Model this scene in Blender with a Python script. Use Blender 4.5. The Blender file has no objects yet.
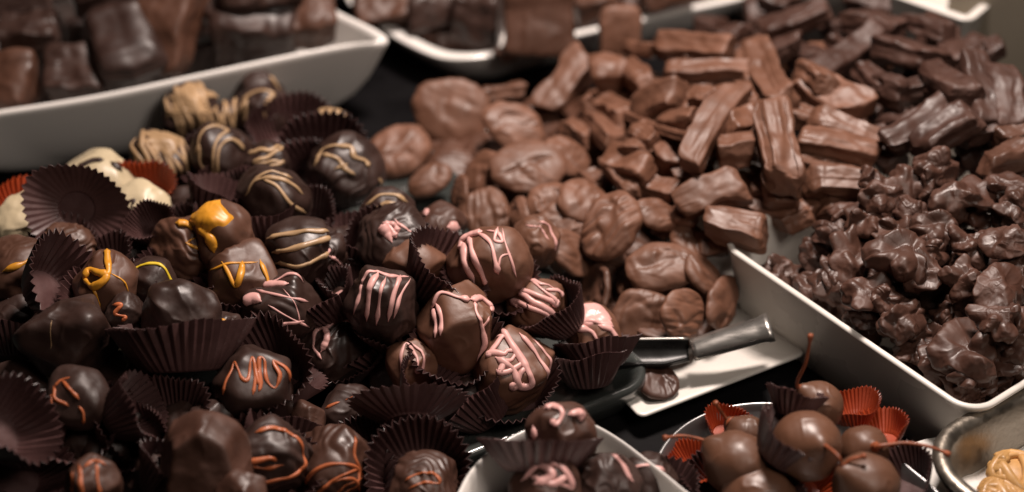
import bpy, math, random
import numpy as np
from mathutils import Matrix, Vector

scene = bpy.context.scene
COL = scene.collection
CM = 0.01                                   # everything below is written in centimetres
rng = np.random.RandomState(7)
random.seed(7)

# ------------------------------------------------------------------ camera model
FPX = 512 / math.tan(math.radians(15))
TH = math.radians(37)
CAM = np.array([0.0, -75 * math.cos(TH), 4 + 75 * math.sin(TH)])
FWD = np.array([0, math.cos(TH), -math.sin(TH)])
UPV = np.array([0, math.sin(TH), math.cos(TH)])
RGT = np.array([1.0, 0, 0])


def P(px, py, z):
    d = RGT * (px - 512) / FPX + UPV * (246 - py) / FPX + FWD
    return CAM + d * ((z - CAM[2]) / d[2])


def dist(p):
    return float(np.dot(np.asarray(p) - CAM, FWD))


def cm_of(px, p):
    return px * dist(p) / FPX


def idw(table):
    a = np.array(table, float)

    def f(px, py):
        w = 1.0 / (((a[:, 0] - px) ** 2 + (a[:, 1] - py) ** 2) + 60.0) ** 1.5
        return float((w * a[:, 2]).sum() / w.sum())
    return f


# ------------------------------------------------------------------ numeric helpers
def _hash(ix, iy, iz, s):
    h = (ix * 374761393 + iy * 668265263 + iz * 2147483647 + s * 1274126177) & 0xFFFFFFFF
    h = ((h ^ (h >> 13)) * 1274126177) & 0xFFFFFFFF
    h = h ^ (h >> 16)
    return (h & 0xFFFF) / 32767.5 - 1.0


def vnoise(p, s=0):
    p = np.asarray(p, float)
    i = np.floor(p).astype(np.int64)
    f = p - i
    u = f * f * f * (f * (f * 6 - 15) + 10)
    r = 0
    for dx in (0, 1):
        for dy in (0, 1):
            for dz in (0, 1):
                w = (u[:, 0] if dx else 1 - u[:, 0]) * (u[:, 1] if dy else 1 - u[:, 1]) * (u[:, 2] if dz else 1 - u[:, 2])
                r = r + w * _hash(i[:, 0] + dx, i[:, 1] + dy, i[:, 2] + dz, s)
    return r


def fbm(p, s=0, o=3):
    p = np.asarray(p, float)
    r, a = 0, 1.0
    for k in range(o):
        r = r + a * vnoise(p * (2 ** k) + 17.3 * k, s + k)
        a *= 0.5
    return r


_grids = {}


def grid(n):
    """a cube surface of n x n quads per face, welded"""
    if n in _grids:
        return _grids[n]
    idx, V, F = {}, [], []

    def vid(c):
        if c not in idx:
            idx[c] = len(V)
            V.append([2 * t / n - 1 for t in c])
        return idx[c]
    for ax in range(3):
        b, c = (ax + 1) % 3, (ax + 2) % 3
        for side in (0, n):
            for i in range(n):
                for j in range(n):
                    q = []
                    for di, dj in ((0, 0), (1, 0), (1, 1), (0, 1)):
                        t = [0, 0, 0]
                        t[ax], t[b], t[c] = side, i + di, j + dj
                        q.append(vid(tuple(t)))
                    F.append(q if side else q[::-1])
    _grids[n] = (np.array(V), F)
    return _grids[n]


def dirs(n):
    V, F = grid(n)
    W = np.tan(V * math.pi / 4)
    return W / np.linalg.norm(W, axis=1)[:, None], F


def mesh(name, V, F, mat, smooth=True):
    m = bpy.data.meshes.new(name)
    m.from_pydata((np.asarray(V) * CM).tolist(), [], [list(map(int, f)) for f in F])
    if smooth:
        m.polygons.foreach_set('use_smooth', [True] * len(m.polygons))
    m.materials.append(mat)
    m.update()
    return m


def link(name, data, loc=(0, 0, 0), R=None, label=None, cat=None, group=None, parent=None, kind=None):
    o = bpy.data.objects.new(name, data)
    COL.objects.link(o)
    M = Matrix.Identity(4)
    if R is not None:
        M = Matrix([list(r) for r in np.asarray(R)]).to_4x4()
    M.translation = Vector([c * CM for c in loc])
    if parent is not None:
        o.parent = parent
    o.matrix_basis = M
    if label: o['label'] = label
    if cat: o['category'] = cat
    if group: o['group'] = group
    if kind: o['kind'] = kind
    return o


def rot(axis, a):
    return np.array(Matrix.Rotation(a, 3, Vector(axis)))


def tilt(az, t, spin=0):
    """az 0 leans towards the camera, 90 to the right, 180 away, 270 to the left"""
    a, t = math.radians(az), math.radians(t)
    lean = np.array([math.sin(a), -math.cos(a), 0])
    axis = np.cross([0, 0, 1], lean)
    return rot(axis, t) @ rot((0, 0, 1), math.radians(spin))


def view_basis(p):
    f = np.asarray(p) - CAM
    f = f / np.linalg.norm(f)
    r = np.cross(f, [0, 0, 1]); r /= np.linalg.norm(r)
    return r, np.cross(r, f), -f


# ------------------------------------------------------------------ materials
def principled(name):
    m = bpy.data.materials.new(name)
    m.use_nodes = True
    nt = m.node_tree
    return m, nt, nt.nodes['Principled BSDF']


def make_mat(name, base, rough=0.4, var=0.25, scale=60, bump=0.15, bscale=160, bdist=0.0006, rvar=0.12, spec=0.5, sss=0.0,
             metal=0.0, coat=0.0, base2=None, stretch=None, orand=0.12, detail=5):
    m, nt, b = principled(name)
    N, L = nt.nodes.new, nt.links.new
    tc = N('ShaderNodeTexCoord')
    src = tc.outputs['Object']
    if stretch:
        mp = N('ShaderNodeMapping'); mp.inputs['Scale'].default_value = stretch
        L(src, mp.inputs['Vector']); src = mp.outputs['Vector']
    n1 = N('ShaderNodeTexNoise'); n1.inputs['Scale'].default_value = scale; n1.inputs['Detail'].default_value = detail
    L(src, n1.inputs['Vector'])
    ramp = N('ShaderNodeValToRGB')
    e = ramp.color_ramp.elements
    b2 = base2 or tuple(min(1, c * (1 + var)) for c in base)
    lo = tuple(c * (1 - var) for c in base)
    e[0].position, e[1].position = 0.3, 0.72
    e[0].color, e[1].color = (*lo, 1), (*b2, 1)
    L(n1.outputs['Fac'], ramp.inputs['Fac'])
    oi = N('ShaderNodeObjectInfo')
    mr = N('ShaderNodeMapRange')
    mr.inputs['To Min'].default_value = 1 - orand; mr.inputs['To Max'].default_value = 1 + orand
    L(oi.outputs['Random'], mr.inputs['Value'])
    mul = N('ShaderNodeVectorMath'); mul.operation = 'SCALE'
    L(ramp.outputs['Color'], mul.inputs[0]); L(mr.outputs['Result'], mul.inputs['Scale'])
    L(mul.outputs['Vector'], b.inputs['Base Color'])
    n2 = N('ShaderNodeTexNoise'); n2.inputs['Scale'].default_value = bscale; n2.inputs['Detail'].default_value = 6
    L(src, n2.inputs['Vector'])
    r = N('ShaderNodeMapRange'); r.inputs['To Min'].default_value = max(0.03, rough - rvar); r.inputs['To Max'].default_value = rough + rvar
    r.inputs['From Min'].default_value = 0.3; r.inputs['From Max'].default_value = 0.7
    L(n1.outputs['Fac'], r.inputs['Value']); L(r.outputs['Result'], b.inputs['Roughness'])
    if bump:
        bp = N('ShaderNodeBump'); bp.inputs['Strength'].default_value = bump; bp.inputs['Distance'].default_value = bdist
        L(n2.outputs['Fac'], bp.inputs['Height']); L(bp.outputs['Normal'], b.inputs['Normal'])
    b.inputs['Specular IOR Level'].default_value = spec
    b.inputs['Metallic'].default_value = metal
    if coat:
        b.inputs['Coat Weight'].default_value = coat; b.inputs['Coat Roughness'].default_value = 0.25
    if sss:
        b.inputs['Subsurface Weight'].default_value = sss
        b.inputs['Subsurface Radius'].default_value = (0.004, 0.002, 0.001)
        b.inputs['Subsurface Scale'].default_value = 0.5
    return m


MILK = make_mat('milk_chocolate', (0.142, 0.063, 0.037), 0.52, 0.22, 90, 0.35, 220, 0.0005)
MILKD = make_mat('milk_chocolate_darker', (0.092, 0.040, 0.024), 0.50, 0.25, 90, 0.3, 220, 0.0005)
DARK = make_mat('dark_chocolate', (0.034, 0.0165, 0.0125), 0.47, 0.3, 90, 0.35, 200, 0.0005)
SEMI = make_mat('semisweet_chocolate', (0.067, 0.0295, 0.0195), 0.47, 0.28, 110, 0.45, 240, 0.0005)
CUP = make_mat('brown_waxed_paper', (0.080, 0.039, 0.037), 0.38, 0.2, 120, 0.3, 400, 0.0003)
CUPR = make_mat('orange_red_paper', (0.30, 0.043, 0.011), 0.45, 0.2, 120, 0.3, 400, 0.0003)
PINK = make_mat('pink_icing', (0.68, 0.37, 0.34), 0.42, 0.12, 120, 0.2, 300, 0.0004)
ORANGE = make_mat('orange_icing', (0.46, 0.125, 0.045), 0.42, 0.18, 120, 0.2, 300, 0.0004)
YELLOW = make_mat('golden_yellow_icing', (0.66, 0.29, 0.025), 0.42, 0.15, 120, 0.2, 300, 0.0004)
LEMON = make_mat('lemon_yellow_icing', (0.66, 0.47, 0.03), 0.42, 0.12, 120, 0.2, 300, 0.0004)
TAN = make_mat('caramel_tan_icing', (0.42, 0.27, 0.145), 0.42, 0.2, 120, 0.25, 300, 0.0004)
WHITE = make_mat('white_chocolate', (0.52, 0.43, 0.28), 0.4, 0.1, 90, 0.2, 200, 0.0004)
CHERRY = make_mat('cherry_chocolate', (0.118, 0.053, 0.030), 0.44, 0.12, 60, 0.08, 120, 0.0004)
STEM = make_mat('cherry_stem', (0.24, 0.062, 0.022), 0.5, 0.35, 300, 0.3, 600, 0.0003)
CERAM = make_mat('white_glazed_ceramic', (0.82, 0.79, 0.75), 0.16, 0.03, 20, 0.04, 60, 0.0003, rvar=0.05, orand=0.0)
CERAM2 = make_mat('plain_white_ceramic', (0.70, 0.67, 0.62), 0.28, 0.05, 25, 0.05, 80, 0.0003, rvar=0.08, orand=0.0)
GLASS = make_mat('smoked_black_acrylic', (0.045, 0.050, 0.047), 0.16, 0.2, 40, 0.05, 200, 0.0003, rvar=0.08, orand=0.0, spec=0.9, coat=0.6)
STEEL = make_mat('scratched_steel', (0.40, 0.385, 0.36), 0.30, 0.06, 60, 0.05, 300, 0.0003, rvar=0.05, metal=0.88, stretch=(1, 8, 8), orand=0.0)
STEEL_REFL = make_mat('steel_dark_reflection', (0.012, 0.0115, 0.011), 0.26, 0.15, 60, 0.05, 300, 0.0003, rvar=0.08, orand=0.0)  # near-black colour stands in for dark surroundings mirrored in the steel blade
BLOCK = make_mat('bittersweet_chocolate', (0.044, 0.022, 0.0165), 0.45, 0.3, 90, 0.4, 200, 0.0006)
BOWLM = make_mat('grey_metal_bowl', (0.42, 0.42, 0.42), 0.36, 0.12, 50, 0.1, 200, 0.0003, rvar=0.08, metal=0.85, orand=0.0)
ALU = make_mat('aluminium_foil_pan', (0.27, 0.24, 0.20), 0.38, 0.15, 160, 0.5, 500, 0.0003, rvar=0.12, metal=0.9, orand=0.0)  # amber tint in the colour stands in for noodles reflected in the foil
PAPER = make_mat('white_liner_paper', (0.74, 0.72, 0.68), 0.7, 0.05, 40, 0.3, 120, 0.0004, orand=0.0)
NOODLE = make_mat('golden_brown_noodle', (0.50, 0.28, 0.10), 0.42, 0.3, 150, 0.3, 300, 0.0004)
TABLE = make_mat('black_tablecloth', (0.006, 0.0055, 0.006), 0.55, 0.3, 50, 0.25, 700, 0.0003, orand=0.0, spec=0.06)
PANEL = make_mat('beige_grey_board', (0.30, 0.26, 0.20), 0.6, 0.08, 15, 0.1, 100, 0.0004, orand=0.0)


# ------------------------------------------------------------------ table
def box(name, lo, hi, mat, **kw):
    V = [(x, y, z) for x in (lo[0], hi[0]) for y in (lo[1], hi[1]) for z in (lo[2], hi[2])]
    F = [(0, 1, 3, 2), (4, 6, 7, 5), (0, 4, 5, 1), (2, 3, 7, 6), (0, 2, 6, 4), (1, 5, 7, 3)]
    return link(name, mesh(name, V, F, mat, False), **kw)


box('table_ground', (-90, -50, -3), (90, 110, 0), TABLE, kind='structure')


# ------------------------------------------------------------------ dishes
def loft(rings, caps=True):
    n = len(rings[0])
    V = [p for r in rings for p in r]
    F = []
    for k in range(len(rings) - 1):
        for i in range(n):
            j = (i + 1) % n
            F.append((k * n + i, k * n + j, (k + 1) * n + j, (k + 1) * n + i))
    if caps:
        F.append(tuple(range(n))[::-1])
        F.append(tuple(range((len(rings) - 1) * n, len(rings) * n)))
    return V, F


def rrect(w, l, inset, r, seg=10):
    x0, x1, y0, y1 = inset, w - inset, inset, l - inset
    r = max(r - inset, 0.12)
    out = []
    for cx, cy, a0 in ((x1 - r, y1 - r, 0), (x0 + r, y1 - r, 90), (x0 + r, y0 + r, 180), (x1 - r, y0 + r, 270)):
        for i in range(seg + 1):
            a = math.radians(a0 + 90 * i / seg)
            out.append((cx + r * math.cos(a), cy + r * math.sin(a)))
    return out


def tray(name, corner, ex, w, l, r, profile, mat, label, cat, flip=False, parent=None):
    """rounded rectangle dish; corner on the table, x runs along ex, y to its left (right if flip)"""
    ex = np.array([ex[0], ex[1]]) / math.hypot(*ex)
    ey = np.array([-ex[1], ex[0]]) * (-1 if flip else 1)
    rings = []
    for ins, z in profile:
        ring = [(*(np.array(corner) + ex * x + ey * y), z) for x, y in rrect(w, l, ins, r)]
        rings.append(ring[::-1] if flip else ring)
    V, F = loft(rings)
    V = np.array(V)
    c = np.array([V[:, 0].mean(), V[:, 1].mean(), 0])
    return link(name, mesh(name, V - c, F, mat), c, None, label, cat)


def smooth_closed(pts, per=10):
    pts = np.array(pts, float)
    n = len(pts)
    out = []
    for i in range(n):
        p0, p1, p2, p3 = pts[i - 1], pts[i], pts[(i + 1) % n], pts[(i + 2) % n]
        for k in range(per):
            t = k / per
            out.append(0.5 * ((2 * p1) + (-p0 + p2) * t + (2 * p0 - 5 * p1 + 4 * p2 - p3) * t * t + (-p0 + 3 * p1 - 3 * p2 + p3) * t ** 3))
    return np.array(out)


def free_dish(name, px_pts, zrim, profile, mat, label, cat):
    """a dish whose plan is a free rounded outline; profile = (scale about the centre, height)"""
    pl = smooth_closed([P(x, y, zrim)[:2] for x, y in px_pts])
    area = 0.5 * np.sum(pl[:, 0] * np.roll(pl[:, 1], -1) - np.roll(pl[:, 0], -1) * pl[:, 1])
    if area < 0:
        pl = pl[::-1]
    c = pl.mean(axis=0)
    R = np.linalg.norm(pl - c, axis=1).mean()
    rings = []
    for ins, z in profile:
        q = (pl - c) * (1 - ins / R)
        rings.append([(x, y, z) for x, y in q])
    V, F = loft(rings)
    return link(name, mesh(name, V, F, mat), (c[0], c[1], 0), None, label, cat)


def lip(z, base_in, depth, w=0.35, floor=0.5):
    """outer foot, outer wall, rounded lip, inner wall, floor"""
    return [(base_in + 0.25, 0.0), (base_in, 0.12), (base_in * 0.55, z * 0.45), (0.16, z - 0.35), (0.03, z - 0.14), (0.0, z - 0.05), (0.05, z),
            (w * 0.5, z + 0.05), (w - 0.06, z), (w, z - 0.08), (w + 0.08, z - 0.3), (w + base_in * 0.5, z * 0.5), (w + base_in, floor + 0.25), (w + base_in + 0.5, floor)]


SX = (0.83, 0.557)
tray('serving_tray', (16.2, -10.0), (0.785, 0.62), 17, 13.3, 1.2,
     lip(4.0, 0.9, 0.5, 0.3), CERAM2, 'deep white rectangular tray full of dark nut clusters', 'tray')
tray('plate', P(640, 418, 0.9)[:2], (0.874, 0.486), 7.7, 21, 0.35,
     [(1.2, 0.0), (1.0, 0.15), (0.1, 0.75), (0.0, 0.85), (0.08, 0.92), (0.25, 0.9), (1.0, 0.62), (1.3, 0.6)], CERAM2,
     'flat white rectangular plate under the milk chocolate patties and steel scoop', 'plate')
tray('serving_platter', (8.6, 1.4), SX, 8.2, 13, 0.6,
     [(1.0, 0.0), (0.9, 0.15), (0.1, 0.9), (0.0, 1.0), (0.1, 1.06), (0.3, 1.0), (1.0, 0.7), (1.3, 0.66)], CERAM2,
     'white platter hidden beneath the heap of milk chocolate sticks', 'platter')
tray('display_tray', P(662, 376, 1.7)[:2], (-0.86, -0.51), 10.6, 20, 1.5,
     [(0.6, 0.0), (0.5, 0.2), (0.06, 1.0), (0.0, 1.4), (0.06, 1.58), (0.18, 1.64), (0.36, 1.58), (0.8, 1.32), (1.5, 1.12), (2.0, 1.08)], GLASS,
     'black glossy tray with rounded corner holding the pink drizzled truffles', 'tray', flip=True)
tray('display_tray', (-7.6, -7.4), (-0.87, -0.49), 22, 16, 1.2,
     [(0.7, 0.0), (0.6, 0.2), (0.1, 0.85), (0.0, 1.0), (0.1, 1.1), (0.3, 1.05), (0.5, 0.9), (0.9, 0.6), (1.2, 0.56)], GLASS,
     'black tray under the orange and yellow drizzled truffles', 'tray', flip=True)
free_dish('serving_dish', [(-110, 128), (0, 113), (100, 97), (200, 76), (300, 55), (350, 46), (380, 43), (388, 38), (376, 29), (345, 14), (300, -8), (200, -50), (50, -50), (-80, 0), (-140, 70)],
          4.1, [(3.4, 0.0), (3.2, 0.14), (2.4, 0.5), (1.5, 1.25), (0.85, 2.15), (0.38, 3.1), (0.08, 3.75), (0.0, 3.98), (0.06, 4.1), (0.26, 4.17), (0.46, 4.1),
           (0.55, 3.9), (0.85, 3.0), (1.4, 1.9), (2.3, 0.9), (3.3, 0.55), (3.7, 0.5)], CERAM, 'white curved dish of dark chocolate blocks with pointed corner', 'dish')
free_dish('serving_dish', [(352, 8), (378, 26), (408, 44), (440, 57), (475, 58), (510, 51), (590, 32), (680, 12), (760, -8), (800, -40), (700, -85), (500, -95), (390, -70), (345, -25)],
          1.9, lip(1.9, 1.7, 0.5, 0.85, 0.4), CERAM, 'white thick lipped dish holding milk chocolate slabs', 'dish')
free_dish('square_bowl', [(452, 520), (460, 486), (478, 460), (505, 439), (535, 425), (562, 418), (588, 421), (617, 436), (648, 459), (678, 483), (706, 510), (722, 555), (690, 620), (560, 660), (470, 610)],
          4.4, lip(4.4, 1.5, 0.5, 0.22, 0.5), CERAM, 'white rounded square bowl holding pink drizzled truffles in cups', 'bowl')
free_dish('metal_bowl', [(650, 480), (657, 455), (670, 436), (692, 419), (722, 407), (760, 402), (800, 406), (845, 424), (880, 444), (912, 468), (945, 500), (955, 550), (900, 605), (800, 625), (700, 595), (655, 535)],
          3.5, lip(3.5, 1.3, 0.5, 0.2, 0.4), BOWLM, 'round grey metal bowl of chocolate covered cherries', 'bowl')
tray('foil_pan', P(901, 445, 3.6)[:2], (0.836, 0.549), 14, 10, 2.6,
     [(1.3, 0.0), (1.2, 0.15), (0.6, 2.9), (0.35, 3.2), (0.05, 3.3), (0.0, 3.45), (0.08, 3.62), (0.3, 3.7), (0.55, 3.64), (0.68, 3.4), (0.85, 2.9), (1.4, 0.5), (1.7, 0.3)], ALU,
     'crinkled aluminium foil pan holding golden noodle sweets', 'pan', flip=True)
a, b = P(850, -20, 5), P(970, 22, 5)
ex = (a - b)[:2]
tray('serving_tray', b[:2], ex, 22, 14, 0.6, lip(5.0, 0.9, 0.5, 0.45), CERAM2, 'white tray edge out of focus behind dark chocolate sticks', 'tray', flip=True)
# beige board in the far corner
pb = P(968, 66, 2)
box('display_board', (-1.0, 0, 0), (16, 1.2, 16), PANEL, loc=(pb[0] - 0.2, pb[1] + 0.6, 0.0), R=rot((0, 0, 1), math.radians(-14)),
    label='plain beige grey board standing beside the dark sticks', cat='board')


# ------------------------------------------------------------------ truffle bodies
def body_radius(seed, ax, p=2.4, lump=0.06, ridge=0.0, facets=(), peak=None, nfreq=1.4):
    off = np.array([seed * 3.17 % 50, seed * 1.93 % 50, seed * 7.7 % 50])
    k = np.array([math.sin(seed), math.cos(seed * 2.1), math.sin(seed * 1.3 + 1)])
    k /= np.linalg.norm(k)

    def r(d):
        a = np.array(ax)
        q = (np.abs(d / a) ** p).sum(axis=1) ** (-1 / p)
        for nrm, h in facets:
            nn = np.array(nrm, float); nn /= np.linalg.norm(nn)
            c = d @ nn
            lim = np.where(c > 0.05, h * a.mean() / np.maximum(c, 0.05), 1e3)
            q = -np.log(np.exp(-26 * q / a.mean()) + np.exp(-26 * np.minimum(lim, 9) / a.mean())) / 26 * a.mean()
        q = q * (1 + lump * fbm(d * nfreq + off, seed, 2) + lump * 0.09 * fbm(d * 4 + off, seed + 9, 2))
        fold = np.clip(1 - 2.4 * np.abs(vnoise(d * 2.1 + off, seed + 14)), 0, 1) ** 2 * np.clip(vnoise(d * 1.3 + off, seed + 15) + 0.25, 0, 1)
        q = q * (1 + 0.05 * fold)
        if ridge:
            s = np.sin(9 * (d @ k) + 3.5 * vnoise(d * 1.7 + off, seed + 4))
            msk = np.clip(vnoise(d * 1.5 - off, seed + 5) + 0.55, 0, 1)
            q = q * (1 + ridge * (np.abs(s) ** 1.5 - 0.4) * msk)
        if peak is not None:
            pk = np.array(peak[:3], float); pk /= np.linalg.norm(pk)
            ang = np.arccos(np.clip(d @ pk, -1, 1))
            q = q * (1 + peak[3] * np.exp(-(ang / peak[4]) ** 2))
        return q
    return r


def tube(path, rads, nrm, seg=8, flat=0.6):
    path, rads, nrm = np.asarray(path), np.asarray(rads), np.asarray(nrm)
    t = np.gradient(path, axis=0)
    t /= np.linalg.norm(t, axis=1)[:, None] + 1e-9
    s = np.cross(t, nrm); s /= np.linalg.norm(s, axis=1)[:, None] + 1e-9
    u = np.cross(s, t)
    V, F, n = [], [], len(path)
    for i in range(n):
        for k in range(seg):
            a = 2 * math.pi * k / seg
            V.append(path[i] + s[i] * math.cos(a) * rads[i] + u[i] * math.sin(a) * rads[i] * flat)
    for i in range(n - 1):
        for k in range(seg):
            j = (k + 1) % seg
            F.append((i * seg + k, i * seg + j, (i + 1) * seg + j, (i + 1) * seg + k))
    F.append(tuple(range(seg))[::-1]); F.append(tuple((n - 1) * seg + k for k in range(seg)))
    return V, F


def spline(pts, per=14):
    pts = np.array(pts, float)
    e = np.vstack([2 * pts[0] - pts[1], pts, 2 * pts[-1] - pts[-2]])
    out = []
    for i in range(1, len(e) - 2):
        p0, p1, p2, p3 = e[i - 1], e[i], e[i + 1], e[i + 2]
        for k in range(per):
            t = k / per
            out.append(0.5 * ((2 * p1) + (-p0 + p2) * t + (2 * p0 - 5 * p1 + 4 * p2 - p3) * t * t + (-p0 + 3 * p1 - 3 * p2 + p3) * t ** 3))
    out.append(e[-2])
    return np.array(out)


def icing(specs, rfun, R, centre, seed, size, thick=0.72):
    """strands and smears of icing lying on the body; coordinates are given on the disc one sees (x right, y up, -1..1)"""
    vr, vu, vf = view_basis(centre)

    def todir(xy):
        xy = np.asarray(xy, float)
        l = np.linalg.norm(xy, axis=1)
        s = np.where(l > 0.97, 0.97 / np.maximum(l, 1e-6), 1.0)
        over = np.clip(l - 0.97, 0, 1)
        xy2 = xy * s[:, None]
        z = np.sqrt(np.maximum(0, 1 - (xy2 ** 2).sum(axis=1))) - over * 1.2
        w = xy2[:, :1] * vr + xy2[:, 1:2] * vu + z[:, None] * vf
        w /= np.linalg.norm(w, axis=1)[:, None]
        return w @ R                        # world -> local
    V, F = [], []

    def add(v, f):
        o = len(V)
        V.extend(v); F.extend([tuple(i + o for i in q) for q in f])
    for si, sp in enumerate(specs):
        k = sp[0]
        if k in ('path', 'zig'):
            w = sp[1] * size * thick
            if k == 'path':
                xy = spline(sp[2])
            else:
                _, _, cx, cy, phi, U, Vv, n = sp
                m = int(n * 16)
                t = np.linspace(0, 1, m)
                js = rng.uniform(-1, 1, 40)
                u = U * (2 * t - 1) + 0.10 * U * np.interp(t * 39, range(40), js)
                amp = Vv * (1 + 0.22 * np.interp(t * 39, range(40), rng.uniform(-1, 1, 40)))
                v = amp * np.sin(math.pi * n * t + seed)
                c, s = math.cos(math.radians(phi)), math.sin(math.radians(phi))
                xy = np.stack([cx + c * u - s * v, cy + s * u + c * v], axis=1)
            d = todir(xy)
            r = rfun(d)
            path = d * (r + w * 0.25)[:, None]
            m = len(path)
            t = np.linspace(0, 1, m)
            wid = w * (1 + 0.5 * vnoise(np.stack([t * len(path) / 9, t * 0, t * 0 + si], axis=1), seed + si))
            wid *= np.clip(np.minimum(t, 1 - t) * m / 4, 0.25, 1)
            add(*tube(path, wid, d))
        elif k == 'smear':
            _, cx, cy, ang, stretch = sp
            D, FF = dirs(44)
            c = todir([(cx, cy)])[0]
            e = np.cross(c, [0.3, 0.2, 0.9]); e /= np.linalg.norm(e)
            g = np.cross(c, e)
            az = np.arctan2(D @ g, D @ e)
            an = np.arccos(np.clip(D @ c, -1, 1))
            fing = vnoise(np.stack([np.cos(az) * stretch, np.sin(az) * stretch, az * 0 + seed], axis=1), seed)
            mk = ang - an + 0.30 * ang * fing + 0.10 * vnoise(D * 4 + seed, seed + 3)
            keep = mk > -0.12
            h = np.clip((mk + 0.10) / 0.24, 0, 1)
            h = h * h * (3 - 2 * h)
            rr = rfun(D) + (h * 0.085 - 0.03) * size + 0.006 * size * h * np.sin(az * 9 + 3 * fing)
            Vs = D * rr[:, None]
            ids = -np.ones(len(D), int)
            fs = [q for q in FF if all(keep[i] for i in q)]
            used = sorted({i for q in fs for i in q})
            ids[used] = range(len(used))
            add([Vs[i] for i in used], [tuple(ids[i] for i in q) for q in fs])
    return np.array(V), F


ICING = {'pink': PINK, 'orange': ORANGE, 'yellow': YELLOW, 'lemon': LEMON, 'tan': TAN, 'dark': DARK}
COAT = {'dark': DARK, 'milk': MILK, 'semi': SEMI, 'white': WHITE, 'milkd': MILKD}
_tn = [0]

zt = idw([(600, 340, 2.4), (515, 368, 2.6), (460, 327, 4), (490, 262, 5), (385, 300, 5), (405, 360, 3), (330, 345, 2.6), (355, 410, 2), (340, 455, 3), (420, 480, 3),
          (280, 305, 4), (385, 235, 5), (300, 245, 5), (272, 195, 5), (345, 170, 4), (262, 105, 3), (190, 112, 3), (163, 158, 3.5), (222, 150, 4), (230, 230, 5.5),
          (110, 275, 5.5), (75, 330, 5.5), (180, 315, 5.5), (25, 260, 5), (255, 380, 4.5), (268, 452, 4), (78, 395, 5.5), (90, 478, 5), (205, 460, 5), (95, 175, 4), (140, 200, 4)])


def truffle(px, py, w, label, coat='dark', shape='ball', asp=0.9, z=None, az=0, t=10, spin=None, icing_col=None, specs=(), dz=0, lump=None, ridge=0.0,
            depth=1.0, group=None, name='truffle', cat='truffle', **kw):
    _tn[0] += 1
    seed = _tn[0] * 13 + 5
    z = (zt(px, py) if z is None else z) + dz
    c = P(px, py, z)
    r = cm_of(w, c) / 2
    sp = rng.uniform(0, 360) if spin is None else spin
    R = tilt(az, t, sp)
    p = {'ball': 2.25, 'cube': 3.6, 'box': 5.0, 'facet': 2.6}[shape]
    fac = kw.get('facets', ())
    if shape == 'facet' and not fac:
        fr = random.Random(seed)
        fac = [((fr.uniform(-1, 1), fr.uniform(-1, 1), fr.uniform(-0.2, 1)), fr.uniform(0.78, 0.9)) for _ in range(7)]
    if shape in ('ball', 'cube') and not fac:
        fr = random.Random(seed + 1)
        fac = [((fr.uniform(-1, 1), fr.uniform(-1, 1), fr.uniform(-0.1, 1)), fr.uniform(0.82, 0.94)) for _ in range(7)]
    k = {'ball': 1.0, 'cube': 0.93, 'box': 0.86, 'facet': 1.06}[shape]
    ax = (r * k, r * k * depth, r * asp * k)
    rf = body_radius(seed, ax, p, 0.07 if lump is None else lump, ridge, fac, kw.get('peak'), kw.get('nfreq', 1.4))
    D, F = dirs(44)
    o = link(name, mesh(name, D * rf(D)[:, None], F, COAT[coat]), c, R, label, cat, group)
    if specs:
        V, FF = icing(specs, rf, R, c, seed, r, 0.98 if icing_col == 'pink' else 0.75)
        link('drizzle', mesh('drizzle', V, FF, ICING[icing_col]), parent=o)
    return o


# ------------------------------------------------------------------ paper cups
def cup_mesh(seed, base=1.15, top=2.0, h=1.75, n=44, amp=0.085, crush=0.08, mat=CUP, open_ang=0.0):
    m = n * 4
    ks = [(0.0, 0.0), (0.5, 0.0), (0.93, 0.0), (1.0, 0.06)] + [(1 + (top / base - 1) * (t ** 0.85), 0.06 + (h - 0.06) * t) for t in np.linspace(0.12, 1, 11)]
    V, F = [], []
    rr = np.random.RandomState(seed)
    ph = rr.uniform(0, 6.28, 5)
    for ki, (s, z) in enumerate(ks):
        t = z / h
        for i in range(m):
            a = 2 * math.pi * i / m
            fold = 1.0 - 2 * abs(((i / 4.0) % 1.0) - 0.5) * 2
            irr = 1 + 0.5 * math.sin(a * 7 + ph[0]) * math.sin(a * 3 + ph[1])
            r = base * s + amp * fold * (0.15 + t) * (1 if ki > 2 else 0) * (0.75 + 0.25 * irr)
            r *= 1 + crush * t * (math.sin(2 * a + ph[2]) + 0.6 * math.sin(3 * a + ph[3]) + 0.35 * math.sin(5 * a + ph[4]))
            zz = z * (1 + crush * 0.9 * t * math.sin(2 * a + ph[1] + 1) + crush * 0.5 * t * math.sin(5 * a + ph[0]))
            zz += 0.02 * t * fold
            V.append((r * math.cos(a), r * math.sin(a), zz))
    for k in range(len(ks) - 1):
        for i in range(m):
            j = (i + 1) % m
            F.append((k * m + i, k * m + j, (k + 1) * m + j, (k + 1) * m + i))
    me = mesh('paper_cup', V, F, mat, False)
    return me


_kn = [0]


def cup(px, py, w, label, z=None, az=0, t=10, spin=None, red=False, h=1.75, flare=1.75, crush=0.08, dz=0, group=None, n=40):
    """a pleated paper cup; px, py is the middle of the cup, w its rim width in the picture"""
    _kn[0] += 1
    seed = _kn[0] * 7 + 3
    z = (zt(px, py) if z is None else z) + dz
    c = P(px, py, z)
    top = cm_of(w, c) / 2
    base = top / flare
    hh = h * base
    R = tilt(az, t, rng.uniform(0, 360) if spin is None else spin)
    loc = c - R @ np.array([0, 0, hh * 0.5])
    me = cup_mesh(seed, base, top, hh, n, 0.088 * base * (40 / n) ** 0.8, crush, CUPR if red else CUP)
    o = link('paper_cup', me, loc, R, label, 'paper cup', group)
    md = o.modifiers.new('thickness', 'SOLIDIFY'); md.thickness = 0.00016; md.offset = 0
    return o


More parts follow.
